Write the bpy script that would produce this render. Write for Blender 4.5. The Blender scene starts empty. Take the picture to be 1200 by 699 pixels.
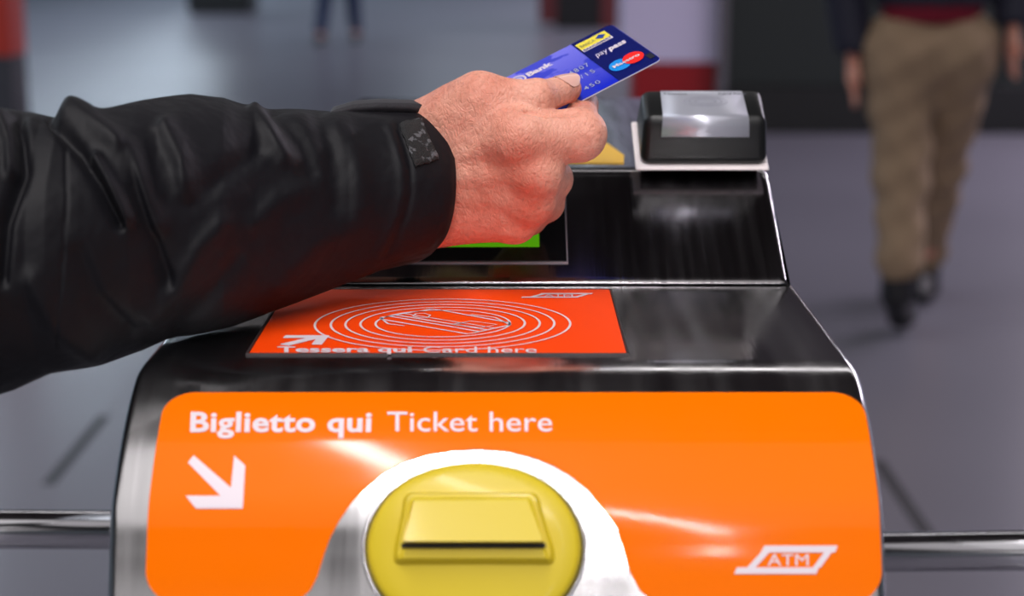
import bpy, bmesh, math, random
import numpy as np
from mathutils import Vector, Matrix
random.seed(4)
SC = bpy.context.scene
COL = SC.collection

# ------------------------------------------------------------------ camera
FPX = 1970.0
PITCH = math.radians(12.6)
CAM = Vector((0.006, 0.0, 1.18))
FW = Vector((0, math.cos(PITCH), -math.sin(PITCH)))
UP = Vector((0, math.sin(PITCH), math.cos(PITCH)))
RT = Vector((1, 0, 0))
cd = bpy.data.cameras.new('camera')
cd.sensor_width = 36.0
cd.lens = FPX / 1200 * 36.0
cd.clip_start = 0.02
cd.clip_end = 200
cd.dof.use_dof = True
cd.dof.focus_distance = 0.79
cd.dof.aperture_fstop = 7.0
cam = bpy.data.objects.new('camera', cd)
COL.objects.link(cam)
cam.location = CAM
cam.rotation_euler = (math.pi / 2 - PITCH, 0, 0)
SC.camera = cam

# ------------------------------------------------------------------ world, lamps, exposure
SC.view_settings.view_transform = 'Standard'
SC.view_settings.look = 'None'
SC.view_settings.gamma = 1
SC.view_settings.use_curve_mapping = False
SC.view_settings.exposure = 0.08
w = bpy.data.worlds.new('hall_air')
SC.world = w
w.use_nodes = True
w.node_tree.nodes['Background'].inputs[0].default_value = (0.55, 0.6, 0.7, 1)
w.node_tree.nodes['Background'].inputs[1].default_value = 0.3


def area(name, loc, size, energy, color, target=None, rotz=0.0):
    ld = bpy.data.lights.new(name, 'AREA')
    ld.shape = 'RECTANGLE'
    ld.size, ld.size_y = size
    ld.energy = energy
    ld.color = color
    o = bpy.data.objects.new(name, ld)
    COL.objects.link(o)
    o.location = loc
    if target is not None:
        d = Vector(target) - Vector(loc)
        o.rotation_euler = d.to_track_quat('-Z', 'Y').to_euler()
    else:
        o.rotation_euler = (0, 0, rotz)
    return o


CEIL = 3.4
# luminaires over the gate line (lengthwise fluorescent strips and the hall's lamp rows), with an added far fill


def strip(name, a, b, wd, radiance, color):
    """long area light under the ceiling between two plan points"""
    dx, dy = b[0] - a[0], b[1] - a[1]
    l = math.hypot(dx, dy)
    return area(name, ((a[0] + b[0]) / 2, (a[1] + b[1]) / 2, CEIL - .06), (l, wd), radiance * math.pi * l * wd, color, rotz=math.atan2(dy, dx))


WARM = (1.0, 0.96, 0.96)
strip('lamp_gate', (-.30, .42), (.80, -4.7), .07, 112, WARM)
strip('lamp_gate_next', (1.7, -9.2), (4.4, -24), .12, 100, WARM)
strip('luminous_ceiling', (0, .40), (0, -4.0), 8.0, .68, WARM)
strip('luminous_ceiling_next', (0, -6.3), (0, -27), 12.0, .75, WARM)
strip('lamp_left', (-2.8, .8), (-2.8, 3.4), 2.2, 1.9, (.9, .95, 1.0))
strip('lamp_hall_left', (-5.2, 5), (-5.2, 29), .5, 14.0, (0.74, 0.87, 1.0))
strip('lamp_hall_right', (4.9, 4.5), (4.9, 29), .5, 36.0, (0.95, 0.85, 1.0))
strip('fill_hall_far', (0, 17), (0, 28.5), 3.0, 1.0, (0.74, 0.87, 1.0))  # added fill, no known lamp: brightens the far wall and what mirrors it
strip('lamp_cross', (-2.2, 4.1), (3.2, 4.1), .6, 2.2, WARM)


# ------------------------------------------------------------------ helpers: projection
def P(px, py, z):
    return CAM + z * (FW + RT * ((px - 600) / FPX) + UP * ((349.5 - py) / FPX))


def PY(px, py, Y):
    v = (py - 349.5) / FPX
    z = Y / (math.cos(PITCH) - v * math.sin(PITCH))
    return P(px, py, z)


def G(px, py, Z=0.0):
    v = (py - 349.5) / FPX
    z = (CAM.z - Z) / (math.sin(PITCH) + v * math.cos(PITCH))
    return P(px, py, z)


def proj(p):
    d = Vector(p) - CAM
    z = d.dot(FW)
    return 600 + FPX * d.dot(RT) / z, 349.5 - FPX * d.dot(UP) / z


# ------------------------------------------------------------------ helpers: objects
def tag(o, label=None, cat=None, group=None, kind=None):
    if label: o['label'] = label
    if cat: o['category'] = cat
    if group: o['group'] = group
    if kind: o['kind'] = kind
    return o


def empty(name, loc, label=None, cat=None, group=None):
    o = bpy.data.objects.new(name, None)
    COL.objects.link(o)
    o.location = loc
    o.empty_display_size = 0.05
    return tag(o, label, cat, group)


def link(name, me, mat=None, parent=None, smooth=False):
    o = bpy.data.objects.new(name, me)
    COL.objects.link(o)
    if mat is not None:
        me.materials.append(mat)
    if parent is not None:
        o.parent = parent
        base = Vector((0, 0, 0))
        q = parent
        while q is not None:
            base += q.location
            q = q.parent
        me.transform(Matrix.Translation(-base))   # world-space mesh under an offset parent
    if smooth:
        me.polygons.foreach_set('use_smooth', [True] * len(me.polygons))
    me.update()
    return o


def mesh(verts, faces):
    me = bpy.data.meshes.new('m')
    me.from_pydata([tuple(v) for v in verts], [], faces)
    me.update()
    return me


def bm_mesh(bm):
    me = bpy.data.meshes.new('m')
    bm.to_mesh(me)
    bm.free()
    return me


def box_bm(x0, x1, y0, y1, z0, z1, bevel=0.0, seg=2):
    bm = bmesh.new()
    bmesh.ops.create_cube(bm, size=1)
    for v in bm.verts:
        v.co = Vector(((x0 + x1) / 2 + v.co.x * (x1 - x0), (y0 + y1) / 2 + v.co.y * (y1 - y0), (z0 + z1) / 2 + v.co.z * (z1 - z0)))
    if bevel > 0:
        bmesh.ops.bevel(bm, geom=bm.edges[:], offset=bevel, segments=seg, affect='EDGES', profile=0.5)
    return bm


def box(name, x0, x1, y0, y1, z0, z1, mat, parent=None, bevel=0.0, seg=2, smooth=False):
    return link(name, bm_mesh(box_bm(x0, x1, y0, y1, z0, z1, bevel, seg)), mat, parent, smooth)


def tube(name, a, b, r, mat, parent=None, n=40):
    a, b = Vector(a), Vector(b)
    d = (b - a).normalized()
    s = d.orthogonal().normalized()
    t = d.cross(s)
    vs, fs = [], []
    for c in (a, b):
        for k in range(n):
            an = 2 * math.pi * k / n
            vs.append(c + r * (math.cos(an) * s + math.sin(an) * t))
    for k in range(n):
        fs.append((k, (k + 1) % n, n + (k + 1) % n, n + k))
    fs.append(tuple(range(n))[::-1])
    fs.append(tuple(range(n, 2 * n)))
    o = link(name, mesh(vs, fs), mat, parent)
    for p in o.data.polygons:
        p.use_smooth = len(p.vertices) == 4
    return o


def poly_solid(name, pts, nrm, thick, mat, parent=None):
    """flat outline (3D points) given a thickness along nrm"""
    bm = bmesh.new()
    nrm = Vector(nrm)
    lo = [bm.verts.new(Vector(p)) for p in pts]
    hi = [bm.verts.new(Vector(p) + nrm * thick) for p in pts]
    n = len(pts)
    bm.faces.new(lo[::-1])
    bm.faces.new(hi)
    for i in range(n):
        bm.faces.new((lo[i], lo[(i + 1) % n], hi[(i + 1) % n], hi[i]))
    bmesh.ops.recalc_face_normals(bm, faces=bm.faces[:])
    bmesh.ops.triangulate(bm, faces=[f for f in bm.faces if len(f.verts) > 4])
    return link(name, bm_mesh(bm), mat, parent)


def ribbon_faces(pts, width, closed=False):
    """2D polyline -> quads (2D)"""
    n = len(pts)
    L, Rr = [], []
    for i in range(n):
        if closed:
            a, b = pts[(i - 1) % n], pts[(i + 1) % n]
        else:
            a, b = pts[max(0, i - 1)], pts[min(n - 1, i + 1)]
        dx, dy = b[0] - a[0], b[1] - a[1]
        l = math.hypot(dx, dy) or 1
        nx, ny = -dy / l * width / 2, dx / l * width / 2
        L.append((pts[i][0] + nx, pts[i][1] + ny))
        Rr.append((pts[i][0] - nx, pts[i][1] - ny))
    m = n if closed else n - 1
    out = []
    for i in range(m):
        j = (i + 1) % n
        out.append([L[i], L[j], Rr[j], Rr[i]])
    return out


def print_mesh(name, polys, fn, mat, parent, cuts=0):
    """flat print: list of 2D polygons laid on a surface by fn(x, y) -> point; cuts splits them so that they follow a curve"""
    bm = bmesh.new()
    for poly in polys:
        vs = [bm.verts.new((p[0], p[1], 0)) for p in poly]
        bm.faces.new(vs)
    bm.normal_update()
    bmesh.ops.triangulate(bm, faces=[f for f in bm.faces if len(f.verts) > 4 or cuts], ngon_method='EAR_CLIP')
    if cuts:
        bmesh.ops.subdivide_edges(bm, edges=bm.edges[:], cuts=cuts, use_grid_fill=True)
    for v in bm.verts:
        v.co = fn(v.co.x, v.co.y)
    return link(name, bm_mesh(bm), mat, parent)


def text_tris(body, weight=0.0, spacing=1.0, shear=0.0):
    cu = bpy.data.curves.new('t', 'FONT')
    cu.body = body
    cu.size = 1
    cu.offset = weight
    cu.space_character = spacing
    cu.shear = shear
    cu.resolution_u = 4
    ob = bpy.data.objects.new('t', cu)
    COL.objects.link(ob)
    bpy.context.view_layer.update()
    dg = bpy.context.evaluated_depsgraph_get()
    me = bpy.data.meshes.new_from_object(ob.evaluated_get(dg))
    vs = [(v.co.x, v.co.y) for v in me.vertices]
    fs = [tuple(p.vertices) for p in me.polygons]
    bpy.data.objects.remove(ob)
    bpy.data.curves.remove(cu)
    bpy.data.meshes.remove(me)
    x0 = min(v[0] for v in vs); x1 = max(v[0] for v in vs)
    y0 = min(v[1] for v in vs); y1 = max(v[1] for v in vs)
    return [((x - x0) / (x1 - x0), (y - y0) / (y1 - y0)) for x, y in vs], fs


def lettering(name, body, fn, mat, parent, weight=0.0, spacing=1.0, shear=0.0):
    """fn(u, v) with u, v in 0..1 over the ink box"""
    vs, fs = text_tris(body, weight, spacing, shear)
    return link(name, mesh([fn(u, v) for u, v in vs], fs), mat, parent)


# ------------------------------------------------------------------ helpers: implicit surfaces (one skin for a body)
def rcone(p, a, b, ra, rb, n=None, k=1.0):
    """distance to a tapering round limb; n,k: flatten along n by factor k"""
    a = np.array(a); b = np.array(b)
    if n is not None:
        n = np.array(n); n = n / np.linalg.norm(n)
        f = 1 / k - 1
        p = p + f * ((p - a) @ n)[..., None] * n
        b = b + f * ((b - a) @ n) * n
    ba = b - a
    t = np.clip(((p - a) @ ba) / (ba @ ba), 0, 1)
    return np.linalg.norm(p - a - t[..., None] * ba, axis=-1) - (ra + (rb - ra) * t)


def smin(a, b, k):
    h = np.clip(0.5 + 0.5 * (b - a) / k, 0, 1)
    return b * (1 - h) + a * h - k * h * (1 - h)


def surface_net(fn, lo, hi, h):
    lo = np.array(lo); hi = np.array(hi)
    n = np.ceil((hi - lo) / h).astype(int) + 1
    ax = [lo[i] + h * np.arange(n[i]) for i in range(3)]
    g = np.stack(np.meshgrid(*ax, indexing='ij'), -1)
    V = fn(g)
    S = V < 0
    nc = n - 1
    acc = np.zeros((*nc, 3)); cnt = np.zeros(nc)
    sl = lambda i, o: slice(o, o + nc[i])
    for axis in range(3):
        oth = [i for i in range(3) if i != axis]
        for o1 in (0, 1):
            for o2 in (0, 1):
                a = [0, 0, 0]; a[oth[0]] = o1; a[oth[1]] = o2
                b = list(a); b[axis] = 1
                va = V[sl(0, a[0]), sl(1, a[1]), sl(2, a[2])]
                vb = V[sl(0, b[0]), sl(1, b[1]), sl(2, b[2])]
                m = (va < 0) != (vb < 0)
                t = np.where(m, va / np.where(m, va - vb, 1), 0)
                for c in range(3):
                    acc[..., c] += np.where(m, a[c] + (t if c == axis else 0), 0)
                cnt += m
    act = cnt > 0
    idx = -np.ones(nc, int)
    idx[act] = np.arange(act.sum())
    cells = np.argwhere(act)
    verts = lo + h * (cells + acc[act] / cnt[act][:, None])
    faces = []
    for axis in range(3):
        o1, o2 = [(1, 2), (2, 0), (0, 1)][axis]
        a = [slice(None)] * 3; b = [slice(None)] * 3
        a[axis] = slice(0, -1); b[axis] = slice(1, None)
        sa, sb = S[tuple(a)], S[tuple(b)]
        e = np.argwhere(sa != sb)
        ok = (e[:, o1] > 0) & (e[:, o2] > 0) & (e[:, o1] < nc[o1]) & (e[:, o2] < nc[o2])
        e = e[ok]
        fl = sa[tuple(e.T)]
        q = []
        for d1, d2 in ((0, 0), (1, 0), (1, 1), (0, 1)):
            c = e.copy(); c[:, o1] -= d1; c[:, o2] -= d2
            q.append(idx[tuple(c.T)])
        q = np.stack(q, 1)
        q[~fl] = q[~fl][:, ::-1]
        faces.append(q)
    faces = np.concatenate(faces)
    faces = faces[(faces >= 0).all(1)]
    return verts, faces


def net_object(name, fn, lo, hi, h, mat, parent, relax=2):
    v, f = surface_net(fn, lo, hi, h)
    f = f[:, ::-1]
    # relax
    for _ in range(relax):
        s = np.zeros_like(v); c = np.zeros(len(v))
        for i in range(4):
            j = (i + 1) % 4
            np.add.at(s, f[:, i], v[f[:, j]]); np.add.at(c, f[:, i], 1)
            np.add.at(s, f[:, j], v[f[:, i]]); np.add.at(c, f[:, j], 1)
        v = 0.5 * v + 0.5 * s / c[:, None]
    me = bpy.data.meshes.new('m')
    me.from_pydata(v.tolist(), [], f.tolist())
    bm = bmesh.new(); bm.from_mesh(me)
    bmesh.ops.recalc_face_normals(bm, faces=bm.faces[:])
    bm.to_mesh(me); bm.free()
    return link(name, me, mat, parent, True)


# ------------------------------------------------------------------ materials
def lin(r, g, b):
    return tuple(((c / 255) / 12.92 if c / 255 <= .04045 else ((c / 255 + .055) / 1.055) ** 2.4) for c in (r, g, b)) + (1,)


def mat(name, color, rough=0.5, metal=0.0, coat=0.0, emit=None, emit_s=0.0, spec=0.5,
        var=0.0, var_scale=20.0, bump=0.0, bump_scale=200.0, stretch=(1, 1, 1), rough_var=0.0, sheen=0.0, sss=0.0, aniso=0.0):
    m = bpy.data.materials.new(name)
    m.use_nodes = True
    nt = m.node_tree
    b = nt.nodes['Principled BSDF']
    b.inputs['Base Color'].default_value = color
    b.inputs['Roughness'].default_value = rough
    b.inputs['Metallic'].default_value = metal
    b.inputs['Coat Weight'].default_value = coat
    b.inputs['Coat Roughness'].default_value = 0.08
    b.inputs['Specular IOR Level'].default_value = spec
    b.inputs['Sheen Weight'].default_value = sheen
    b.inputs['Anisotropic'].default_value = aniso
    if sss:
        b.inputs['Subsurface Weight'].default_value = sss
        b.inputs['Subsurface Radius'].default_value = (1, .35, .2)
        b.inputs['Subsurface Scale'].default_value = 0.004
    if emit:
        b.inputs['Emission Color'].default_value = emit
        b.inputs['Emission Strength'].default_value = emit_s
    tc = nt.nodes.new('ShaderNodeTexCoord')
    mp = nt.nodes.new('ShaderNodeMapping')
    mp.inputs['Scale'].default_value = stretch
    nt.links.new(tc.outputs['Object'], mp.inputs[0])
    if var or rough_var:
        n = nt.nodes.new('ShaderNodeTexNoise')
        n.inputs['Scale'].default_value = var_scale
        n.inputs['Detail'].default_value = 5
        nt.links.new(mp.outputs[0], n.inputs['Vector'])
        if var:
            mx = nt.nodes.new('ShaderNodeMix'); mx.data_type = 'RGBA'
            mx.inputs['A'].default_value = tuple(c * (1 - var) for c in color[:3]) + (1,)
            mx.inputs['B'].default_value = tuple(min(1, c * (1 + var)) for c in color[:3]) + (1,)
            nt.links.new(n.outputs['Fac'], mx.inputs['Factor'])
            nt.links.new(mx.outputs['Result'], b.inputs['Base Color'])
        if rough_var:
            mr = nt.nodes.new('ShaderNodeMapRange')
            mr.inputs['From Min'].default_value = .3; mr.inputs['From Max'].default_value = .7
            mr.inputs['To Min'].default_value = max(0, rough - rough_var); mr.inputs['To Max'].default_value = rough + rough_var
            nt.links.new(n.outputs['Fac'], mr.inputs['Value'])
            nt.links.new(mr.outputs['Result'], b.inputs['Roughness'])
    if bump:
        n2 = nt.nodes.new('ShaderNodeTexNoise')
        n2.inputs['Scale'].default_value = bump_scale
        n2.inputs['Detail'].default_value = 4
        nt.links.new(mp.outputs[0], n2.inputs['Vector'])
        bp = nt.nodes.new('ShaderNodeBump')
        bp.inputs['Strength'].default_value = bump
        bp.inputs['Distance'].default_value = 0.001
        nt.links.new(n2.outputs['Fac'], bp.inputs['Height'])
        nt.links.new(bp.outputs[0], b.inputs['Normal'])
    return m


M = {}
M['steel'] = mat('brushed_steel', (.70, .69, .70, 1), .17, 1.0, bump=.10, bump_scale=260, stretch=(1, .04, .04), rough_var=.05, var_scale=90)
M['steel_housing'] = mat('brushed_steel_housing', (.25, .24, .25, 1), .19, 1.0, bump=.12, bump_scale=420, stretch=(1, .05, .05), rough_var=.05, var_scale=160)
M['tube'] = mat('polished_tube', (.62, .62, .65, 1), .14, 1.0)
M['orange'] = mat('orange_film', lin(244, 112, 0), .34, 0, coat=.26, spec=.03, rough_var=.05, var_scale=60)
M['redfilm'] = mat('red_orange_film', lin(250, 70, 4), .5, 0, coat=0, spec=.15)
M['print_white'] = mat('white_print', lin(222, 210, 218), .5)
M['print_grey'] = mat('grey_print', lin(95, 98, 108), .5)
M['yellow'] = mat('yellow_plastic', lin(208, 184, 42), .36, 0, coat=.06, spec=.25, bump=.05, bump_scale=500)
M['slotblack'] = mat('slot_dark', (.008, .006, .006, 1), .7)
M['blackplastic'] = mat('black_plastic', (.006, .0065, .007, 1), .38, 0, coat=.0, spec=.35, bump=.05, bump_scale=900)
M['silver'] = mat('silver_panel', lin(196, 198, 210), .30, .5)
M['white_gasket'] = mat('white_gasket', lin(236, 226, 226), .5)
M['bezel'] = mat('black_glass_bezel', (.006, .006, .007, 1), .12, 0)
M['screen'] = mat('green_screen', (.02, .12, .0, 1), .2, 0, emit=lin(92, 178, 12), emit_s=0.55)
M['sticker_yellow'] = mat('amber_sticker', lin(240, 190, 70), .4)
M['floor'] = None


def skin_material():
    m = bpy.data.materials.new('skin')
    m.use_nodes = True
    nt = m.node_tree; N = nt.nodes; L = nt.links
    b = N['Principled BSDF']
    tc = N.new('ShaderNodeTexCoord')
    n1 = N.new('ShaderNodeTexNoise'); n1.inputs['Scale'].default_value = 26; n1.inputs['Detail'].default_value = 4
    n2 = N.new('ShaderNodeTexNoise'); n2.inputs['Scale'].default_value = 420; n2.inputs['Detail'].default_value = 3
    L.new(tc.outputs['Object'], n1.inputs['Vector']); L.new(tc.outputs['Object'], n2.inputs['Vector'])
    at = N.new('ShaderNodeAttribute'); at.attribute_name = 'flush_bounce'
    r1 = N.new('ShaderNodeValToRGB')
    r1.color_ramp.elements[0].position = .35; r1.color_ramp.elements[0].color = lin(216, 140, 118)
    r1.color_ramp.elements[1].position = .68; r1.color_ramp.elements[1].color = lin(242, 182, 160)
    L.new(n1.outputs['Fac'], r1.inputs['Fac'])
    mx = N.new('ShaderNodeMix'); mx.data_type = 'RGBA'
    mx.inputs['B'].default_value = lin(214, 98, 76)
    ad = N.new('ShaderNodeMath'); ad.operation = 'MULTIPLY'
    L.new(at.outputs['Fac'], ad.inputs[0]); ad.inputs[1].default_value = 1.0
    L.new(ad.outputs[0], mx.inputs['Factor']); L.new(r1.outputs['Color'], mx.inputs['A'])
    mx2 = N.new('ShaderNodeMix'); mx2.data_type = 'RGBA'; mx2.blend_type = 'MULTIPLY'
    r2 = N.new('ShaderNodeValToRGB')
    r2.color_ramp.elements[0].position = .30; r2.color_ramp.elements[0].color = (.72, .62, .58, 1)
    r2.color_ramp.elements[1].position = .50; r2.color_ramp.elements[1].color = (1, 1, 1, 1)
    L.new(n2.outputs['Fac'], r2.inputs['Fac'])
    mx2.inputs['Factor'].default_value = .5
    L.new(mx.outputs['Result'], mx2.inputs['A']); L.new(r2.outputs['Color'], mx2.inputs['B'])
    L.new(mx2.outputs['Result'], b.inputs['Base Color'])
    b.inputs['Roughness'].default_value = .5
    b.inputs['Specular IOR Level'].default_value = .35
    b.inputs['Subsurface Weight'].default_value = .12
    b.inputs['Subsurface Radius'].default_value = (1, .35, .2)
    b.inputs['Subsurface Scale'].default_value = .004
    # crease network across the back of the hand
    mp = N.new('ShaderNodeMapping'); mp.inputs['Scale'].default_value = (1.5, 1, 0.9)
    L.new(tc.outputs['Object'], mp.inputs[0])
    wn = N.new('ShaderNodeTexNoise'); wn.inputs['Scale'].default_value = 90
    L.new(mp.outputs[0], wn.inputs['Vector'])
    vm = N.new('ShaderNodeVectorMath'); vm.operation = 'MULTIPLY_ADD'
    vm.inputs[1].default_value = (.012, .012, .012)
    L.new(wn.outputs['Color'], vm.inputs[0]); L.new(mp.outputs[0], vm.inputs[2])
    vo = N.new('ShaderNodeTexVoronoi'); vo.feature = 'DISTANCE_TO_EDGE'; vo.inputs['Scale'].default_value = 330
    L.new(vm.outputs[0], vo.inputs['Vector'])
    mr = N.new('ShaderNodeMapRange'); mr.inputs['From Max'].default_value = .22
    L.new(vo.outputs['Distance'], mr.inputs['Value'])
    b1 = N.new('ShaderNodeBump'); b1.inputs['Strength'].default_value = .32; b1.inputs['Distance'].default_value = .0006
    L.new(mr.outputs['Result'], b1.inputs['Height'])
    b2 = N.new('ShaderNodeBump'); b2.inputs['Strength'].default_value = .6; b2.inputs['Distance'].default_value = .0022
    n3 = N.new('ShaderNodeTexNoise'); n3.inputs['Scale'].default_value = 150; n3.inputs['Detail'].default_value = 5
    L.new(tc.outputs['Object'], n3.inputs['Vector'])
    L.new(n3.outputs['Fac'], b2.inputs['Height']); L.new(b1.outputs[0], b2.inputs['Normal'])
    L.new(b2.outputs[0], b.inputs['Normal'])
    return m


def fabric_material():
    m = mat('black_shell_fabric', (.0032, .0030, .0052, 1), .60, 0, sheen=.008, var=.25, var_scale=9, spec=.25)
    nt = m.node_tree; N = nt.nodes; L = nt.links
    b = N['Principled BSDF']
    tc = N.new('ShaderNodeTexCoord')
    w1 = N.new('ShaderNodeTexNoise'); w1.inputs['Scale'].default_value = 1500
    L.new(tc.outputs['Object'], w1.inputs['Vector'])
    b1 = N.new('ShaderNodeBump'); b1.inputs['Strength'].default_value = .25; b1.inputs['Distance'].default_value = .0003
    L.new(w1.outputs['Fac'], b1.inputs['Height'])
    w2 = N.new('ShaderNodeTexNoise'); w2.inputs['Scale'].default_value = 34; w2.inputs['Detail'].default_value = 3
    L.new(tc.outputs['Object'], w2.inputs['Vector'])
    b2 = N.new('ShaderNodeBump'); b2.inputs['Strength'].default_value = .5; b2.inputs['Distance'].default_value = .006
    L.new(w2.outputs['Fac'], b2.inputs['Height']); L.new(b1.outputs[0], b2.inputs['Normal'])
    L.new(b2.outputs[0], b.inputs['Normal'])
    return m


M['skin'] = skin_material()
M['fabric'] = fabric_material()
M['fabric_tab'] = mat('black_tab_fabric', (.013, .012, .017, 1), .6, sheen=.05, bump=.3, bump_scale=900)
M['velcro'] = None


def velcro_material():
    m = mat('hook_patch', (.010, .010, .011, 1), .75, bump=1.0, bump_scale=1400)
    nt = m.node_tree; N = nt.nodes; L = nt.links
    b = N['Principled BSDF']
    tc = N.new('ShaderNodeTexCoord')
    n = N.new('ShaderNodeTexNoise'); n.inputs['Scale'].default_value = 230; n.inputs['Detail'].default_value = 2
    L.new(tc.outputs['Object'], n.inputs['Vector'])
    r = N.new('ShaderNodeValToRGB')
    r.color_ramp.elements[0].position = .58; r.color_ramp.elements[0].color = (.010, .010, .011, 1)
    r.color_ramp.elements[1].position = .63; r.color_ramp.elements[1].color = (.11, .11, .12, 1)
    L.new(n.outputs['Fac'], r.inputs['Fac']); L.new(r.outputs['Color'], b.inputs['Base Color'])
    return m


M['velcro'] = velcro_material()
M['nail'] = mat('nail', lin(240, 186, 172), .28, 0, coat=.3, sss=.1)
M['floor'] = mat('polished_floor', lin(116, 114, 124), .30, 0, spec=.55, var=.06, var_scale=.9, rough_var=.025)
M['groove'] = mat('floor_inlay', lin(38, 38, 42), .5)
M['wall'] = mat('hall_wall', lin(150, 165, 172), .6, var=.08, var_scale=1)
M['ceiling'] = mat('dark_ceiling', lin(66, 56, 52), .8, var=.1, var_scale=2)

# ------------------------------------------------------------------ the hall
def structure(o):
    o['kind'] = 'structure'
    return o


XL, XR, YB, YF = -9.0, 9.0, -29.0, 31.0
structure(box('floor', XL, XR, YB, YF, -.12, 0, M['floor']))
structure(box('ceiling', XL, XR, YB, YF, CEIL, CEIL + .15, M['ceiling']))
structure(box('wall_left', XL - .2, XL, YB, YF, 0, CEIL, M['wall']))
structure(box('wall_right', XR, XR + .2, YB, YF, 0, CEIL, M['wall']))
structure(box('wall_back', XL, XR, YB - .2, YB, 0, CEIL, M['wall']))
structure(box('wall_far', XL, XR, YF, YF + .2, 0, CEIL, M['wall']))

# dark metal inlay strips let into the floor (they run towards the far wall)
def inlay(pa, pb, wd):
    a, b = G(*pa), G(*pb)
    x = (a.x + b.x) / 2
    y0, y1 = sorted((a.y, b.y))
    o = box('trim', x - wd / 2, x + wd / 2, y0, y1, -.004, .0015, M['groove'])
    structure(o)
    return o


o = inlay((122, 488), (57, 568), .026); o.name = 'trim_1'
o = inlay((1030, 540), (1110, 665), .03); o.name = 'trim_2'

# ------------------------------------------------------------------ the fare gate
# side profile of the lower casing: Y forward, Z up
prof = [(.560, .02), (.560, .78), (.572, .84), (.591, .895), (.6032, .927), (.6100, .944), (.6170, .959), (.6270, .970), (.6390, .9805),
        (.6520, .9895), (.6620, .9948), (.6710, .9983), (.6810, .9998), (.694, 1.0)]


def smooth_profile(pts, step=.0016):
    """Catmull-Rom through the points"""
    out = []
    n = len(pts)
    for i in range(n - 1):
        p0 = pts[max(0, i - 1)]; p1 = pts[i]; p2 = pts[i + 1]; p3 = pts[min(n - 1, i + 2)]
        d = math.hypot(p2[0] - p1[0], p2[1] - p1[1])
        k = max(1, int(d / step)) if d < .05 else 12
        # centripetal-ish: scale tangents by segment length
        def tang(a, b, c, seg):
            l = math.hypot(c[0] - a[0], c[1] - a[1]) or 1
            return ((c[0] - a[0]) / l * seg, (c[1] - a[1]) / l * seg)
        t1 = tang(p0, p1, p2, d); t2 = tang(p1, p2, p3, d)
        for j in range(k):
            t = j / k
            h00 = 2 * t ** 3 - 3 * t ** 2 + 1; h10 = t ** 3 - 2 * t ** 2 + t
            h01 = -2 * t ** 3 + 3 * t ** 2; h11 = t ** 3 - t ** 2
            out.append((h00 * p1[0] + h10 * t1[0] + h01 * p2[0] + h11 * t2[0],
                        h00 * p1[1] + h10 * t1[1] + h01 * p2[1] + h11 * t2[1]))
    out.append(pts[-1])
    return out


FRONT = smooth_profile(prof)


def normals(pr):
    out = []
    for i in range(len(pr)):
        a = pr[max(0, i - 1)]; b = pr[min(len(pr) - 1, i + 1)]
        dy, dz = b[0] - a[0], b[1] - a[1]
        l = math.hypot(dy, dz) or 1
        out.append((-dz / l, dy / l))      # outward: to the front / up
    return out


def casing(name, pr, W, r, mat_, parent, closing):
    """extrude a side profile across X with edges rounded by r; W(i) half width; closing = extra profile points under it"""
    nr = normals(pr)
    NS = 7
    cols = []
    offs = [(-1, k) for k in range(NS)] + [(1, k) for k in range(NS - 1, -1, -1)]
    vs, fs = [], []
    for i, (y, z) in enumerate(pr):
        for s, k in offs:
            ph = math.pi / 2 * (1 - k / (NS - 1))
            x = s * (W(i) - r + r * math.sin(ph))
            d = r - r * math.cos(ph)
            vs.append((x, y - nr[i][0] * d, z - nr[i][1] * d))
    m = len(offs)
    for i in range(len(pr) - 1):
        for j in range(m - 1):
            fs.append((i * m + j, i * m + j + 1, (i + 1) * m + j + 1, (i + 1) * m + j))
    nf = len(fs)
    # sides and underside
    base = len(vs)
    for s, w_ in ((-1, None), (1, None)):
        for y, z in closing:
            ww = W(len(pr) - 1) if y > pr[len(pr) // 2][0] else W(0)
            vs.append((s * ww, y, z))
    nc = len(closing)
    left = [i * m for i in range(len(pr))] + [base + k for k in range(nc)]
    right = [i * m + m - 1 for i in range(len(pr))] + [base + nc + k for k in range(nc)]
    fs.append(tuple(left)); fs.append(tuple(right[::-1]))
    # bottom / back strips
    le = [(len(pr) - 1) * m] + [base + k for k in range(nc)] + [0]
    re = [(len(pr) - 1) * m + m - 1] + [base + nc + k for k in range(nc)] + [m - 1]
    for a in range(len(le) - 1):
        if a == 0:
            fs.append(tuple([(len(pr) - 1) * m + j for j in range(m)] + [re[1], le[1]]))
        elif a == len(le) - 2:
            fs.append(tuple([le[a], re[a]] + [j for j in range(m - 1, -1, -1)]))
        else:
            fs.append((le[a], re[a], re[a + 1], le[a + 1]))
    me = mesh(vs, fs)
    bm = bmesh.new(); bm.from_mesh(me)
    bmesh.ops.recalc_face_normals(bm, faces=bm.faces[:])
    bm.to_mesh(me); bm.free()
    o = link(name, me, mat_, parent)
    for p in me.polygons:
        p.use_smooth = len(p.vertices) == 4 and p.index < nf
    return o


gate = empty('fare_gate', (0, .95, 0), 'brushed steel ticket gate with an orange front panel and yellow ticket slot', 'ticket gate')
W0 = .150
pr_low = FRONT + [(y, 1.0) for y in (.72, .76, .80, .84, .88, .95, 1.05, 1.15, 1.25, 1.335)]
body = casing('casing', pr_low, lambda i: W0, .0045, M['steel'], gate, [(1.345, .98), (1.345, .02)])
box('plinth', -.14, .14, .575, 1.335, 0, .022, M['blackplastic'], gate)

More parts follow.
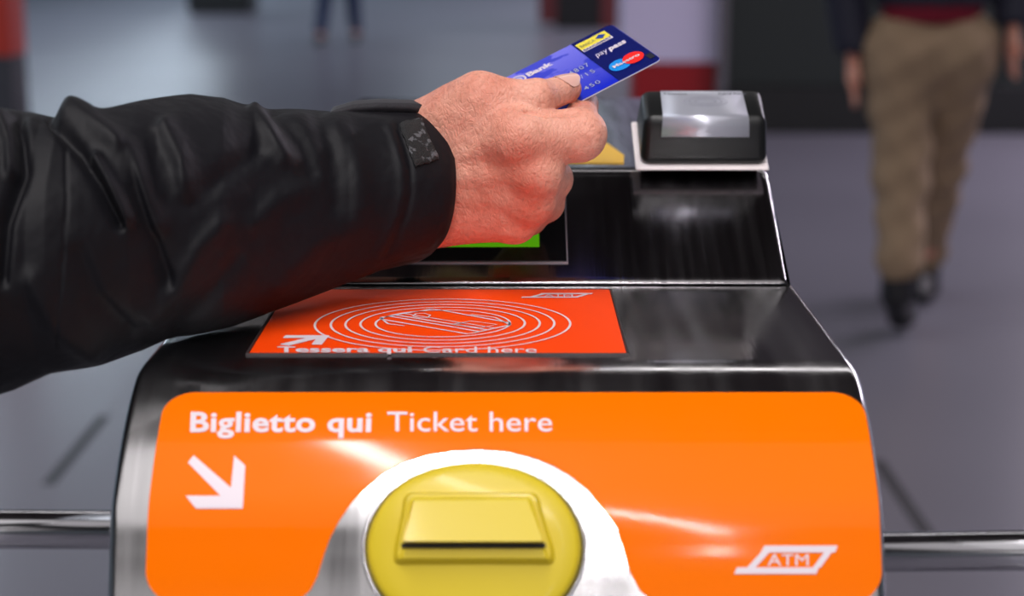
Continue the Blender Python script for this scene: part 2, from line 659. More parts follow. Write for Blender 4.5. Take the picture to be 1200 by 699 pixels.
# upper housing: incline, ridge, top running back
A0, A1 = (.8345, 1.0008), (.9150, 1.0470)
inc = [(.8345, 1.0008), (.8352, 1.0022)] + [(.8352 + (A1[0] - .8352) * t, 1.0022 + (A1[1] - 1.0022) * t) for t in np.linspace(.04, .955, 22)]
rid = []
for t in np.linspace(0, 1, 8):
    a = (A1[0] - .0035, A1[1] - .0020); b = (A1[0], A1[1]); c = (A1[0] + .0045, A1[1] + .0004)
    rid.append(((1 - t) ** 2 * a[0] + 2 * t * (1 - t) * b[0] + t * t * c[0], (1 - t) ** 2 * a[1] + 2 * t * (1 - t) * b[1] + t * t * c[1]))
topn = [(y, 1.0474) for y in np.linspace(.93, 1.30, 18)]
tail = [(1.312, 1.0465), (1.322, 1.044), (1.330, 1.038), (1.335, 1.029), (1.336, 1.015)]
pr_up = inc + rid + topn + tail


def Wup(i):
    y = pr_up[i][0]
    if y < .92: return .1475
    t = min(1, (y - .92) / .38)
    return .1475 - .033 * t - (.012 * max(0, (y - 1.29) / .046) ** 2)


housing = casing('housing', pr_up, Wup, .0055, M['steel_housing'], gate, [(1.336, 1.0003), (.8347, 1.0003)])


# ray to the front face of the casing: pixel -> (X, arc position)
cum = [0.0]
for i in range(1, len(pr_low)):
    cum.append(cum[-1] + math.hypot(pr_low[i][0] - pr_low[i - 1][0], pr_low[i][1] - pr_low[i - 1][1]))
NL = normals(pr_low)


def front_at(px, py):
    d = FW + UP * ((349.5 - py) / FPX)
    dy, dz = d.y, d.z
    best = None
    for i in range(len(pr_low) - 1):
        (y0, z0), (y1, z1) = pr_low[i], pr_low[i + 1]
        ey, ez = y1 - y0, z1 - z0
        det = dy * (-ez) + dz * ey
        if abs(det) < 1e-12: continue
        ry, rz = y0 - CAM.y, z0 - CAM.z
        t = (ry * (-ez) + rz * ey) / det
        u = (dy * rz - dz * ry) / det
        if -1e-6 <= u <= 1 + 1e-6 and t > 0 and (best is None or t < best[0]):
            best = (t, i, u)
    t, i, u = best
    return CAM.x + t * (px - 600) / FPX, cum[i] + u * (cum[i + 1] - cum[i])


def front_pt(x, s, off=0.0):
    i = int(np.searchsorted(cum, s)) - 1
    i = max(0, min(len(cum) - 2, i))
    u = (s - cum[i]) / (cum[i + 1] - cum[i])
    y = pr_low[i][0] + u * (pr_low[i + 1][0] - pr_low[i][0]); z = pr_low[i][1] + u * (pr_low[i + 1][1] - pr_low[i][1])
    ny = NL[i][0] + u * (NL[i + 1][0] - NL[i][0]); nz = NL[i][1] + u * (NL[i + 1][1] - NL[i][1])
    return Vector((x, y + ny * off, z + nz * off))


def fpix(px, py, off):
    x, s = front_at(px, py)
    return front_pt(x, s, off)


# ---- orange front panel: one film, cut round the slot insert
S_TOP = front_at(600, 461.5)[1]
S_BOT = front_at(600, 707)[1]      # goes on just under the frame
XLp = front_at(174, 600)[0]
XRp = front_at(1030, 600)[0]
arch_px = [(330, 707), (344, 705), (355, 700), (364, 692), (372, 676), (380, 650), (387, 631), (397, 612), (412, 590), (428, 573), (448, 556), (472, 543), (500, 534), (530, 529),
           (562, 527), (595, 529.5), (625, 537), (648, 546), (667, 557), (688, 574), (706, 597), (722, 618), (731, 645), (738, 670), (750, 693), (760, 701), (771, 705.5), (786, 707)]
arch = [front_at(*p) for p in arch_px]
RC = .0125


def top_s(x):
    e = min(x - XLp, XRp - x)
    if e < RC: return S_TOP - (RC - math.sqrt(max(0, RC ** 2 - (RC - e) ** 2)))
    return S_TOP


def bot_s(x):
    e = min(x - XLp, XRp - x)
    b = S_BOT
    if e < RC: b = S_BOT + (RC - math.sqrt(max(0, RC ** 2 - (RC - e) ** 2)))
    if arch[0][0] < x < arch[-1][0]:
        for a, c in zip(arch, arch[1:]):
            if a[0] <= x <= c[0]:
                return max(b, a[1] + (c[1] - a[1]) * (x - a[0]) / (c[0] - a[0]))
    # little foot radius beside the arch
    return b


xs = set()
for t in np.linspace(0, 1, 22):
    xs.add(XLp + RC * (1 - math.cos(t * math.pi / 2))); xs.add(XRp - RC * (1 - math.cos(t * math.pi / 2)))
xs |= set(np.linspace(XLp + RC, XRp - RC, 150)); xs |= {a[0] for a in arch}
for a, c in zip(arch, arch[1:]):
    for t in (.25, .5, .75): xs.add(a[0] + (c[0] - a[0]) * t)
xs = sorted(xs)
NV = 64
vs, fs = [], []
for off in (.0007, .0001):
    for x in xs:
        t0, b0 = top_s(x), bot_s(x)
        for k in range(NV + 1):
            vs.append(front_pt(x, b0 + (t0 - b0) * k / NV, off))
nx = len(xs); row = NV + 1; half = nx * row
for i in range(nx - 1):
    for k in range(NV):
        fs.append((i * row + k, (i + 1) * row + k, (i + 1) * row + k + 1, i * row + k + 1))
        fs.append((half + i * row + k, half + i * row + k + 1, half + (i + 1) * row + k + 1, half + (i + 1) * row + k))
    fs.append((i * row, half + i * row, half + (i + 1) * row, (i + 1) * row))
    fs.append((i * row + NV, (i + 1) * row + NV, half + (i + 1) * row + NV, half + i * row + NV))
panel = link('front_panel', mesh(vs, fs), M['orange'], gate)
for p in panel.data.polygons: p.use_smooth = True
def film_normal(v):
    k = min(range(len(pr_low)), key=lambda i: (pr_low[i][0] - v.y) ** 2 + (pr_low[i][1] - v.z) ** 2)
    return (0, NL[k][0], NL[k][1])
ncache = {}
nlist = []
for v in panel.data.vertices:
    q = v.co + gate.location
    key = (round(q.y, 4), round(q.z, 4))
    if key not in ncache: ncache[key] = film_normal(q)
    nlist.append(ncache[key])
panel.data.normals_split_custom_set_from_vertices(nlist)
tag(panel, 'glossy orange front film with white writing')

OFF = .0011


def quadmap(x0, x1, ytop, ybot, slant=0.0, fn=None):
    def f(u, v):
        px = x0 + (x1 - x0) * u + slant * v
        py = ybot + (ytop - ybot) * v
        return fn(px, py) if fn else fpix(px, py, OFF)
    return f


# ink boxes: descender included where the words have one
lettering('lettering', 'Biglietto qui', quadmap(223, 435, 485, 516, 1), M['print_white'], panel, weight=.028, spacing=1.05)
lettering('lettering', 'Ticket here', quadmap(454, 647, 485, 508, 0), M['print_white'], panel, weight=.004, spacing=1.02)
c5 = lambda p: (120 + p[0] / 2.7, 440 + p[1] / 2.7)
arrow = [c5(p) for p in [(290, 258), (408, 360), (418, 259), (453, 290), (445, 424), (298, 424), (265, 385), (375, 385), (272, 281)]]
print_mesh('arrow_mark', [arrow], lambda x, y: fpix(x, y, OFF), M['print_white'], panel, 5)


def logo(x0, y0, sx, sy, fn, parent, m, lname='emblem'):
    """slanted frame of two bars and two struts round the three letters; unit box 120 x 33"""
    T = lambda p: (x0 + p[0] * sx, y0 + p[1] * sy)
    polys = [[(34, 0), (120, 0), (117, 8), (30, 8)], [(2, 25.5), (98, 25.5), (95, 33), (-1, 33)],
             [(30, 8), (40, 8), (24, 25.5), (14, 25.5)], [(104, 8), (113, 8), (100, 25.5), (91, 25.5)]]
    print_mesh(lname, [[T(p) for p in q] for q in polys], fn, m, parent, 3)
    def f(u, v):
        return fn(*T((38 + u * 48 , 23.5 - v * 13.5)))
    lettering('lettering', 'ATM', f, m, parent, weight=.0)


logo(861, 640, 1, 1, lambda x, y: fpix(x, y, OFF), panel, M['print_white'])

# ---- yellow ticket insert in the arch
ins_c = front_at(555.5, 643)
ins_t = front_at(555.5, 545)
IA = (front_at(683, 628)[0] - front_at(428, 628)[0]) / 2
IB = ins_t[1] - ins_c[1]
seat = []
vs, fs = [], []
NR, NT = 12, 72
prof_i = [(1.035, .0002), (1.03, .0012), (1.0, .0012), (.995, .0004), (.985, .0004), (.975, .0028), (.955, .0042), (.92, .0048), (.80, .0050), (.55, .0052), (.3, .0053), (.1, .0053)]
for rr, off in prof_i:
    for k in range(NT):
        an = 2 * math.pi * k / NT
        vs.append(front_pt(ins_c[0] + IA * rr * math.cos(an), ins_c[1] + IB * rr * math.sin(an), off))
for r_ in range(len(prof_i) - 1):
    for k in range(NT):
        a = r_ * NT + k; b = r_ * NT + (k + 1) % NT
        fs.append((a, b, b + NT, a + NT))
fs.append(tuple((len(prof_i) - 1) * NT + k for k in range(NT)))
ring_faces = [f for f in fs[:NT * 3]]
me = mesh(vs, fs)
insert = link('ticket_insert', me, M['yellow'], gate)
me.materials.append(M['steel'])
me.materials.append(M['slotblack'])
for p in me.polygons:
    p.use_smooth = True
    if p.index < NT * 2: p.material_index = 1
    elif p.index < NT * 4: p.material_index = 2
tag(insert, 'oval yellow plastic ticket insert')


def ipix(px, py, off):
    return fpix(px, py, off)


# recessed surround, hooded lip and the slot
def fan(name, loops, m, parent, smooth=False, capend=True):
    """loops: list of equal-length point loops, bridged in order, last one capped"""
    n = len(loops[0])
    vs = [p for l in loops for p in l]
    fs = []
    for a in range(len(loops) - 1):
        for k in range(n):
            fs.append((a * n + k, a * n + (k + 1) % n, (a + 1) * n + (k + 1) % n, (a + 1) * n + k))
    if capend: fs.append(tuple((len(loops) - 1) * n + k for k in range(n)))
    me = mesh(vs, fs)
    bm = bmesh.new(); bm.from_mesh(me); bmesh.ops.recalc_face_normals(bm, faces=bm.faces[:]); bm.to_mesh(me); bm.free()
    return link(name, me, m, parent, smooth)


def rq(pts, r, n=5):
    """round the corners of a 2D polygon"""
    out = []
    m_ = len(pts)
    for i in range(m_):
        p0, p1, p2 = pts[i - 1], pts[i], pts[(i + 1) % m_]
        def toward(a, b):
            l = math.hypot(b[0] - a[0], b[1] - a[1]); k = min(r, l * .45) / l
            return (a[0] + (b[0] - a[0]) * k, a[1] + (b[1] - a[1]) * k)
        a = toward(p1, p0); b = toward(p1, p2)
        for j in range(n + 1):
            t = j / n
            out.append(((1 - t) ** 2 * a[0] + 2 * t * (1 - t) * p1[0] + t * t * b[0], (1 - t) ** 2 * a[1] + 2 * t * (1 - t) * p1[1] + t * t * b[1]))
    return out


rim = rq([(475, 583), (630, 583), (650, 645), (650, 663), (462, 663), (462, 645)], 9)
rim_in = rq([(479, 587), (626, 587), (644, 645), (644, 657), (468, 657), (468, 645)], 7)
fan('slot_surround', [[ipix(*p, .0050) for p in rim], [ipix(*p, .0078) for p in rim_in], [ipix(*p, .0078) for p in rq([(481, 589), (624, 589), (641, 645), (641, 655), (471, 655), (471, 645)], 6)]], M['yellow'], insert, False)
hood = [(483, 589), (622, 589), (637, 638), (474, 638)]
hood_i = [(487, 592), (618, 592), (636, 636), (475, 636)]
def hoff(py): return .0080 + .0075 * max(0, min(1, (py - 589) / 48))
fan('slot_hood', [[ipix(*p, .0076) for p in rq(hood, 4)], [ipix(p[0], p[1], hoff(p[1])) for p in rq(hood_i, 4)]], M['yellow'], insert, False)
fan('slot_mouth', [[ipix(*p, .0080) for p in [(472, 637.5), (639, 637.5), (639, 643.5), (472, 643.5)]], [ipix(*p, .0086) for p in [(472, 638), (639, 638), (639, 643), (472, 643)]]], M['slotblack'], insert)
fan('slot_tray', [[ipix(*p, .0078) for p in rq([(473, 644), (639, 644), (644, 658), (469, 658)], 3)], [ipix(*p, .0090) for p in rq([(476, 645), (636, 645), (640, 655), (473, 655)], 3)]], M['yellow'], insert)

# ---- red-orange card plate let into the flat
FLAT = 1.0
xl, xr = G(292, 415, FLAT).x, G(734, 415, FLAT).x
yn, yf = G(500, 416, FLAT).y, G(500, 341, FLAT).y
plate = box('card_plate', xl, xr, yn, yf, FLAT - .002, FLAT + .0008, M['redfilm'], gate, bevel=.0005, seg=1)
tag(plate, 'red-orange card reader plate with white rings')
bd = .0011
bm = bmesh.new()
for (a, b, c, d) in ((xl - bd, xr + bd, yn - bd, yn - .0003), (xl - bd, xr + bd, yf + .0003, yf + bd), (xl - bd, xl - .0003, yn, yf), (xr + .0003, xr + bd, yn, yf)):
    t = box_bm(a, b, c, d, FLAT - .001, FLAT + .0009)
    tm = bm_mesh(t); bm.from_mesh(tm); bpy.data.meshes.remove(tm)
link('plate_edge', bm_mesh(bm), mat('plate_edge', lin(62, 56, 58), .4, .3), plate)
ZP = FLAT + .0011
pl = lambda x, y: Vector((x, y, ZP))
pp = lambda px, py: G(px, py, ZP)
cc = G(519, 378, ZP)
cyy = (G(519, 349.5, ZP).y + G(519, 414, ZP).y) / 2
cc.y = (G(519, 351, ZP).y + G(519, 409, ZP).y) / 2 - .001
sc_ = G(669, 378, ZP).x - cc.x
for q, rr in enumerate((149, 130.5, 113.5, 96, 78.5)):
    R_ = sc_ * rr / 150
    pts = [(cc.x + R_ * math.cos(a), cc.y + R_ * .86 * math.sin(a)) for a in np.linspace(0, 2 * math.pi, 97)[:-1]]
    print_mesh('ring_mark', ribbon_faces(pts, .0011, True), pl, M['print_white'], plate)
c4 = lambda x, y: (270 + x / 2.449, 320 + y / 2.449)
lines = [([(430, 128), (575, 104), (600, 106), (800, 143), (803, 149), (700, 172), (680, 175), (440, 134), (430, 128)], .0013),
         ([(455, 124), (712, 168)], .0013), ([(475, 121), (735, 163)], .0013), ([(500, 117), (757, 158)], .0009),
         ([(524, 124), (532, 117), (556, 116), (574, 121), (566, 129), (542, 129), (524, 124)], .0009),
         ([(640, 147), (690, 138), (765, 148), (715, 158), (640, 147)], .0009),
         ([(430, 128), (452, 146), (500, 152)], .0011), ([(803, 149), (760, 128), (690, 119)], .0011)]
polys = []
for pts, wd in lines:
    w3 = [pp(*c4(*p)) for p in pts]
    polys += ribbon_faces([(v.x, v.y) for v in w3], wd)
print_mesh('card_mark', polys, pl, M['print_white'], plate)
ar = [(158, 179), (284, 179), (262, 206), (232, 206), (245, 190), (168, 209), (140, 205), (216, 187), (150, 187)]
print_mesh('arrow_mark', [[c4(*p) for p in ar]], pp, M['print_white'], plate)
lettering('lettering', 'Tessera qui', quadmap(325, 483, 406.2, 415.2, 0, pp), M['print_white'], plate, weight=.026)
lettering('lettering', 'Card here', quadmap(496, 629, 406.4, 413.6, 0, pp), M['print_white'], plate, weight=.002)
logo(611, 343.6, .70, .165, pp, plate, M['print_white'])

# ---- display on the incline
INC_D = Vector((0, A1[0] - .8352, A1[1] - 1.0022)).normalized()
INC_N = Vector((0, -INC_D.z, INC_D.y))
INC_O = Vector((0, .8352, 1.0022))


def incl(px, py, off=0.0):
    d = FW + RT * ((px - 600) / FPX) + UP * ((349.5 - py) / FPX)
    t = (INC_O - CAM).dot(INC_N) / d.dot(INC_N)
    return CAM + t * d + INC_N * off


br = incl(664, 308); tr = incl(664, 214)
dl = (tr - br).dot(INC_D)
dl = .068
bl_x = incl(452, 308).x
def rect_on_incline(x0, x1, base, length):
    return [Vector((x0, base.y, base.z)), Vector((x1, base.y, base.z)), Vector((x1, base.y, base.z)) + INC_D * length, Vector((x0, base.y, base.z)) + INC_D * length]
disp = poly_solid('display', rect_on_incline(bl_x, br.x, br, dl), INC_N, .0014, M['bezel'], gate)
tag(disp, 'black framed display glowing green')
poly_solid('display_edge', rect_on_incline(bl_x - .0008, br.x + .0008, br - INC_D * .0008, dl + .0016), INC_N, .0007, mat('display_edge', lin(190, 180, 188), .3, .5), disp)
g0 = incl(632, 292)
poly_solid('screen', rect_on_incline(bl_x + .014, g0.x, g0, dl - .0165), INC_N, .0018, M['screen'], disp)

# amber sticker on the top behind the ridge
ZT = 1.0474
st = [(640, 191), (731, 192), (731.5, 183), (712, 169), (640, 168)]
poly_solid('amber_sticker', [G(px, py, ZT) for px, py in st], (0, 0, 1), .0006, M['sticker_yellow'], gate)

# ---- side rails
rl = tube('rail', P(-700, 618, .97), P(330, 622, .97), .0113, M['tube'], gate)
tag(rl, 'shiny steel tube rail on the left')
rr_ = tube('rail', P(850, 649, .99), P(1900, 640, .99), .0118, M['tube'], gate)
tag(rr_, 'steel tube rail on the right')

# ---- contactless reader, tilted, on its own wedge
TILT = math.radians(27)
reader = empty('card_validator', (0, 0, 0), 'small black card validator with a silver top, tilted on the gate top', 'card reader')
dv = Vector((0, math.cos(TILT), math.sin(TILT)))
nv = Vector((0, -math.sin(TILT), math.cos(TILT)))
fl = G(745, 200, ZT + .0015); fr = G(903, 202, ZT + .0015)
RX0, RX1 = fl.x, fr.x
RW = RX1 - RX0
RO = Vector(((RX0 + RX1) / 2, fl.y, ZT + .0012))
reader.location = RO
RL, RH = .046, .0195


def rd(x, d, h): return RO + Vector((x, 0, 0)) + dv * d + nv * h


def rbox(name, x0, x1, d0, d1, h0, h1, m, bevel, seg=4, taper=0.0, parent=reader, smooth=True):
    bm = box_bm(x0, x1, d0, d1, h0, h1)
    if bevel:
        bmesh.ops.bevel(bm, geom=[e for e in bm.edges], offset=bevel, segments=seg, affect='EDGES', profile=.5)
    for v in bm.verts:
        t = (v.co.z - h0) / (h1 - h0)
        x = v.co.x * (1 - taper * t)
        v.co = rd(x, v.co.y + taper * t * .012, v.co.z)
    o = link(name, bm_mesh(bm), m, parent, smooth)
    return o


hw = RW / 2
rbox('base_plate', -hw, hw, 0, RL, 0, .0016, M['white_gasket'], .0006, 1, smooth=False)


def bmap(x, dn, t, lift=0.0):
    """x across, dn 0..1 front to back, t 0..1 base to top: the body leans back and narrows upwards"""
    d = (.0015 + .0085 * t) * (1 - dn) + (.0460 - .0075 * t) * dn
    return rd(x * (1 - .055 * t), d, .0016 + .0262 * t + lift)


bm = box_bm(-hw + .0022, hw - .0006, 0, .045, 0, .0262)
bmesh.ops.bevel(bm, geom=bm.edges[:], offset=.0050, segments=5, affect='EDGES', profile=.5)
for v in bm.verts:
    v.co = bmap(v.co.x, v.co.y / .045, v.co.z / .0262)
rbody = link('reader_body', bm_mesh(bm), M['blackplastic'], reader, True)
# silver top follows the body, wrapping over its front edge
sl_, sr_ = -hw + .0125, hw - .0105
vs, fs = [], []
curve = [(-.0003, .0165), (-.0003, .0205)] + [(.005 - .0054 * math.cos(a), .0212 + .0054 * math.sin(a)) for a in np.linspace(.05, math.pi / 2, 7)] + [(.015, .0266), (.034, .0266)] + [(.040 + .0054 * math.sin(a), .0212 + .0054 * math.cos(a)) for a in (.1, .35, .6)]
inner = [(d + .0006, h - .0014) for d, h in curve]
for lst in (curve, inner):
    for j, (d, h) in enumerate(lst):
        sh = .0030 * (j / len(curve)) ** 3
        for x in (sl_ + sh * .3, sr_ - sh):
            vs.append(bmap(x, d / .045, h / .0262))
n_ = len(curve)
for j in range(n_ - 1):
    fs.append((2 * j, 2 * j + 1, 2 * j + 3, 2 * j + 2))
    fs.append((2 * (n_ + j), 2 * (n_ + j) + 2, 2 * (n_ + j) + 3, 2 * (n_ + j) + 1))
    fs.append((2 * j, 2 * j + 2, 2 * (n_ + j) + 2, 2 * (n_ + j)))
    fs.append((2 * j + 1, 2 * (n_ + j) + 1, 2 * (n_ + j) + 3, 2 * j + 3))
fs.append((0, 2 * n_, 2 * n_ + 1, 1)); fs.append((2 * n_ - 2, 2 * n_ - 1, 4 * n_ - 1, 4 * n_ - 2))
sp = link('silver_panel', mesh(vs, fs), M['silver'], reader)
tag(sp, 'silver top panel')
for p in sp.data.polygons: p.use_smooth = p.index % 4 == 0
tp = lambda x, d: bmap(x, d / .045, .0268 / .0262)
rg = []
for R_ in (.0125, .0095, .006):
    rg += ribbon_faces([(R_ * math.cos(a) + .002, .024 + R_ * .6 * math.sin(a)) for a in np.linspace(0, 2 * math.pi, 41)[:-1]], .0005, True)
print_mesh('ring_mark', rg, tp, mat('faint_print', lin(158, 158, 172), .4), sp)
for x0, x1 in ((-.022, -.008), (.010, .026)):
    lettering('lettering', 'Tessera' if x0 < 0 else 'Card here', lambda u, v: bmap(x0 + (x1 - x0) * u, (.0350 + .0024 * v) / .045, .0268 / .0262), M['print_grey'], sp, weight=.02)
# wedge foot underneath
wd = [RO + Vector((-hw + .004, .002, 0)), RO + Vector((-hw + .004, .040, 0)), RO + Vector((-hw + .004, .040, .040 * math.tan(TILT) - .001))]
poly_solid('wedge_foot', wd, (1, 0, 0), RW - .008, M['steel_housing'], reader)

# ------------------------------------------------------------------ the bank card
C1, C2 = P(716, 28.5, .874), P(775.5, 70, .831)
sv = (C2 - C1)
sv = sv.normalized()
lv0 = (P(716 - 163, 29 + 94, .8505) - C1)
lv = (lv0 - sv * lv0.dot(sv)).normalized()
CN = lv.cross(sv)
if CN.dot(-FW) < 0: CN = -CN
CN.normalize()
CW, CH = .0856, .0540
# local frame: u along the words (left to right), v up (towards C1)
CO = C2 + lv * CW          # lower left corner
cu_, cv_ = -lv, -sv


def card(u, v, off=0.0): return CO + cu_ * u + cv_ * v + CN * off


def card_uv(px, py):
    d = FW + RT * ((px - 600) / FPX) + UP * ((349.5 - py) / FPX)
    t = (CO - CAM).dot(CN) / d.dot(CN)
    q = CAM + t * d - CO
    return q.dot(cu_), q.dot(cv_)


def card_material():
    m = bpy.data.materials.new('card_face')
    m.use_nodes = True
    nt = m.node_tree; N = nt.nodes; L = nt.links
    b = N['Principled BSDF']
    b.inputs['Roughness'].default_value = .28; b.inputs['Coat Weight'].default_value = .4
    uv = N.new('ShaderNodeUVMap')
    sx = N.new('ShaderNodeSeparateXYZ'); L.new(uv.outputs[0], sx.inputs[0])
    n = N.new('ShaderNodeTexNoise'); n.inputs['Scale'].default_value = 3.2; n.inputs['Detail'].default_value = 3
    L.new(uv.outputs[0], n.inputs['Vector'])
    # pale violet towards the top, deep blue at the foot, with a darker map-like shape
    r = N.new('ShaderNodeValToRGB')
    r.color_ramp.elements[0].position = .05; r.color_ramp.elements[0].color = lin(16, 38, 196)
    r.color_ramp.elements[1].position = .98; r.color_ramp.elements[1].color = lin(122, 122, 232)
    L.new(sx.outputs['Y'], r.inputs['Fac'])
    r2 = N.new('ShaderNodeValToRGB')
    r2.color_ramp.elements[0].position = .53; r2.color_ramp.elements[0].color = (0, 0, 0, 1)
    r2.color_ramp.elements[1].position = .55; r2.color_ramp.elements[1].color = (1, 1, 1, 1)
    L.new(n.outputs['Fac'], r2.inputs['Fac'])
    mx = N.new('ShaderNodeMix'); mx.data_type = 'RGBA'
    mx.inputs['B'].default_value = lin(34, 52, 196)
    mu = N.new('ShaderNodeMath'); mu.operation = 'MULTIPLY'; mu.inputs[1].default_value = .75
    L.new(r2.outputs['Color'], mu.inputs[0])
    L.new(mu.outputs[0], mx.inputs['Factor']); L.new(r.outputs['Color'], mx.inputs['A'])
    L.new(mx.outputs['Result'], b.inputs['Base Color'])
    return m


bank = empty('bank_card', tuple(CO), 'blue and navy bank card held between thumb and index finger', 'bank card')
outline = rq([(0, 0), (CW, 0), (CW, CH), (0, CH)], .0035, 6)
loops = [[card(u, v, -.00035) for u, v in outline], [card(u, v, .00035) for u, v in outline]]
vs = loops[0] + loops[1]; n_ = len(outline)
fs = [tuple(range(n_))[::-1], tuple(range(n_, 2 * n_))] + [(k, (k + 1) % n_, n_ + (k + 1) % n_, n_ + k) for k in range(n_)]
me = mesh(vs, fs)
uvl = me.uv_layers.new(name='UVMap')
for lp in me.loops:
    u, v = outline[lp.vertex_index % n_]
    uvl.data[lp.index].uv = (u / CW, v / CH)
cb = link('card_body', me, card_material(), bank)
me.materials.append(mat('card_edge', lin(210, 212, 225), .4))
for k, p in enumerate(me.polygons):
    p.material_index = 0 if k < 2 else 1
BX = card_uv(733, 97)[0]
BX = (BX + card_uv(665, 54)[0]) / 2
navy = [(BX, .0002), (CW - .0035, .0002)] + [p for p in rq([(0, 0), (CW - .0002, .0002), (CW - .0002, CH - .0002), (0, CH)], .0035, 6) if p[0] > CW - .0037] + [(BX, CH - .0002)]
print_mesh('navy_end', [navy], lambda u, v: card(u, v, .0005), mat('card_navy', lin(8, 20, 98), .25, coat=.4), cb)
cp = lambda off: (lambda u, v: card(u, v, off))
# marks at the navy end, laid out in card millimetres
mm = .001
D = CW - BX
def rectm(x0, y0, x1, y1): return [(x0, y0), (x1, y0), (x1, y1), (x0, y1)]
yx0, yx1 = BX + .001, BX + .0185
yy0, yy1 = CH - .0135, CH - .0035
print_mesh('yellow_mark', [rectm(yx0, yy0 + .0024, yx1, yy1)], cp(.0007), mat('card_yellow', lin(238, 220, 70), .4), cb)
print_mesh('white_mark', [rectm(yx0, yy0 - .0004, yx1, yy0 + .0024)], cp(.0007), M['print_white'], cb)
lettering('lettering', 'BANCOMAT', lambda u, v: card(yx0 + .0005 + u * (yx1 - yx0 - .001), yy0 + v * .0019, .0009), mat('card_ink', lin(20, 35, 110), .5), cb, weight=.03)
lettering('lettering', 'BANCA', lambda u, v: card(yx0 + .001 + u * .0085, yy0 + .0042 + v * .003, .0009), mat('card_grey_ink', lin(150, 145, 90), .5), cb, weight=.02)
dmx, dmy = yx1 - .0042, yy0 + .0062
print_mesh('diamond_mark', [[(dmx - .0030, dmy), (dmx, dmy - .0026), (dmx + .0030, dmy), (dmx, dmy + .0026)]], cp(.0009), mat('card_mid_blue', lin(30, 62, 150), .4), cb)
lettering('lettering', 'pay', lambda u, v: card(BX + .0030 + u * .0072, CH - .0260 + v * .0048, .0007), M['print_white'], cb, weight=.0, shear=.2)
lettering('lettering', 'pass', lambda u, v: card(BX + .0105 + u * .0105, CH - .0260 + v * .0048, .0007), M['print_white'], cb, weight=.035, shear=.2)
def disc(cx, cy, r, ry=None): return [(cx + r * math.cos(a), cy + (ry or r) * math.sin(a)) for a in np.linspace(0, 2 * math.pi, 33)[:-1]]
mcx, mcy = BX + .0110, .0130
print_mesh('blue_disc', [disc(mcx - .0034, mcy, .0056)], cp(.0007), mat('card_cyan', lin(10, 140, 226), .4), cb)
print_mesh('red_disc', [disc(mcx + .0044, mcy, .0056)], cp(.0009), mat('card_red', lin(240, 30, 22), .4), cb)
lettering('lettering', 'Maestro', lambda u, v: card(mcx - .0072 + u * .0150, mcy - .0014 + v * .0030, .0011), M['print_white'], cb, weight=.02)
print_mesh('chip_reflector', [rectm(CW - .0040, .0045, CW - .0008, .0100)], cp(.0007), mat('card_foil', lin(130, 135, 150), .2, .9), cb)
# blue end
lettering('lettering', 'Bank', lambda u, v: card(BX - .0300 + u * .0145, CH - .0105 + v * .0046, .0006), M['print_white'], cb, weight=.04)
bcx, bcy = BX - .0355, CH - .0086
print_mesh('roundel_mark', ribbon_faces(disc(bcx, bcy, .0040), .0010, True) + ribbon_faces(disc(bcx, bcy, .0019), .0008, True), cp(.0006), M['print_white'], cb)
em = mat('embossed_silver', lin(196, 202, 226), .3, .4)
def emboss(s, x0, x1, y0, h):
    lettering('lettering', s, lambda u, v: card(x0 + u * (x1 - x0), y0 + v * h, .0008), em, cb, weight=.005, spacing=1.25)
emboss('4684807', BX - .0235, BX - .0030, .0255, .0040)
emboss('09/15', BX - .0185, BX - .0040, .0175, .0038)
emboss('450', BX - .0160, BX - .0070, .0060, .0036)

# ------------------------------------------------------------------ the arm and hand
person = empty('person', tuple(P(-420, 560, .70)), 'person reaching in from the left in a black jacket sleeve, holding the blue card', 'person')
fwn = np.array(FW)


def A(px, py, z): return np.array(P(px, py, z))


wr0 = A(395, 218, .835)
wr1 = A(487, 214, .832)
mcp_i = A(608, 160, .796); mcp_m = A(628, 204, .8030); mcp_r = A(622, 236, .8130); mcp_p = A(603, 260, .8240)
# thumb and index close on the card
tu = card_uv(670, 119.5)
th_tip = np.array(card(tu[0], tu[1], .0078))
th_ip = A(627, 116.5, .802)
th_mcp = A(562, 112, .803)
th_cmc = A(505, 150, .825)
ix_pip = A(679, 158.5, .8040)
iu = card_uv(650, 112)
ix_tip = np.array(card(iu[0] - .004, iu[1] + .010, -.0085))
ix_dip = np.array(card(iu[0] + .012, iu[1] + .001, -.0125))
nthumb = np.array(CN)


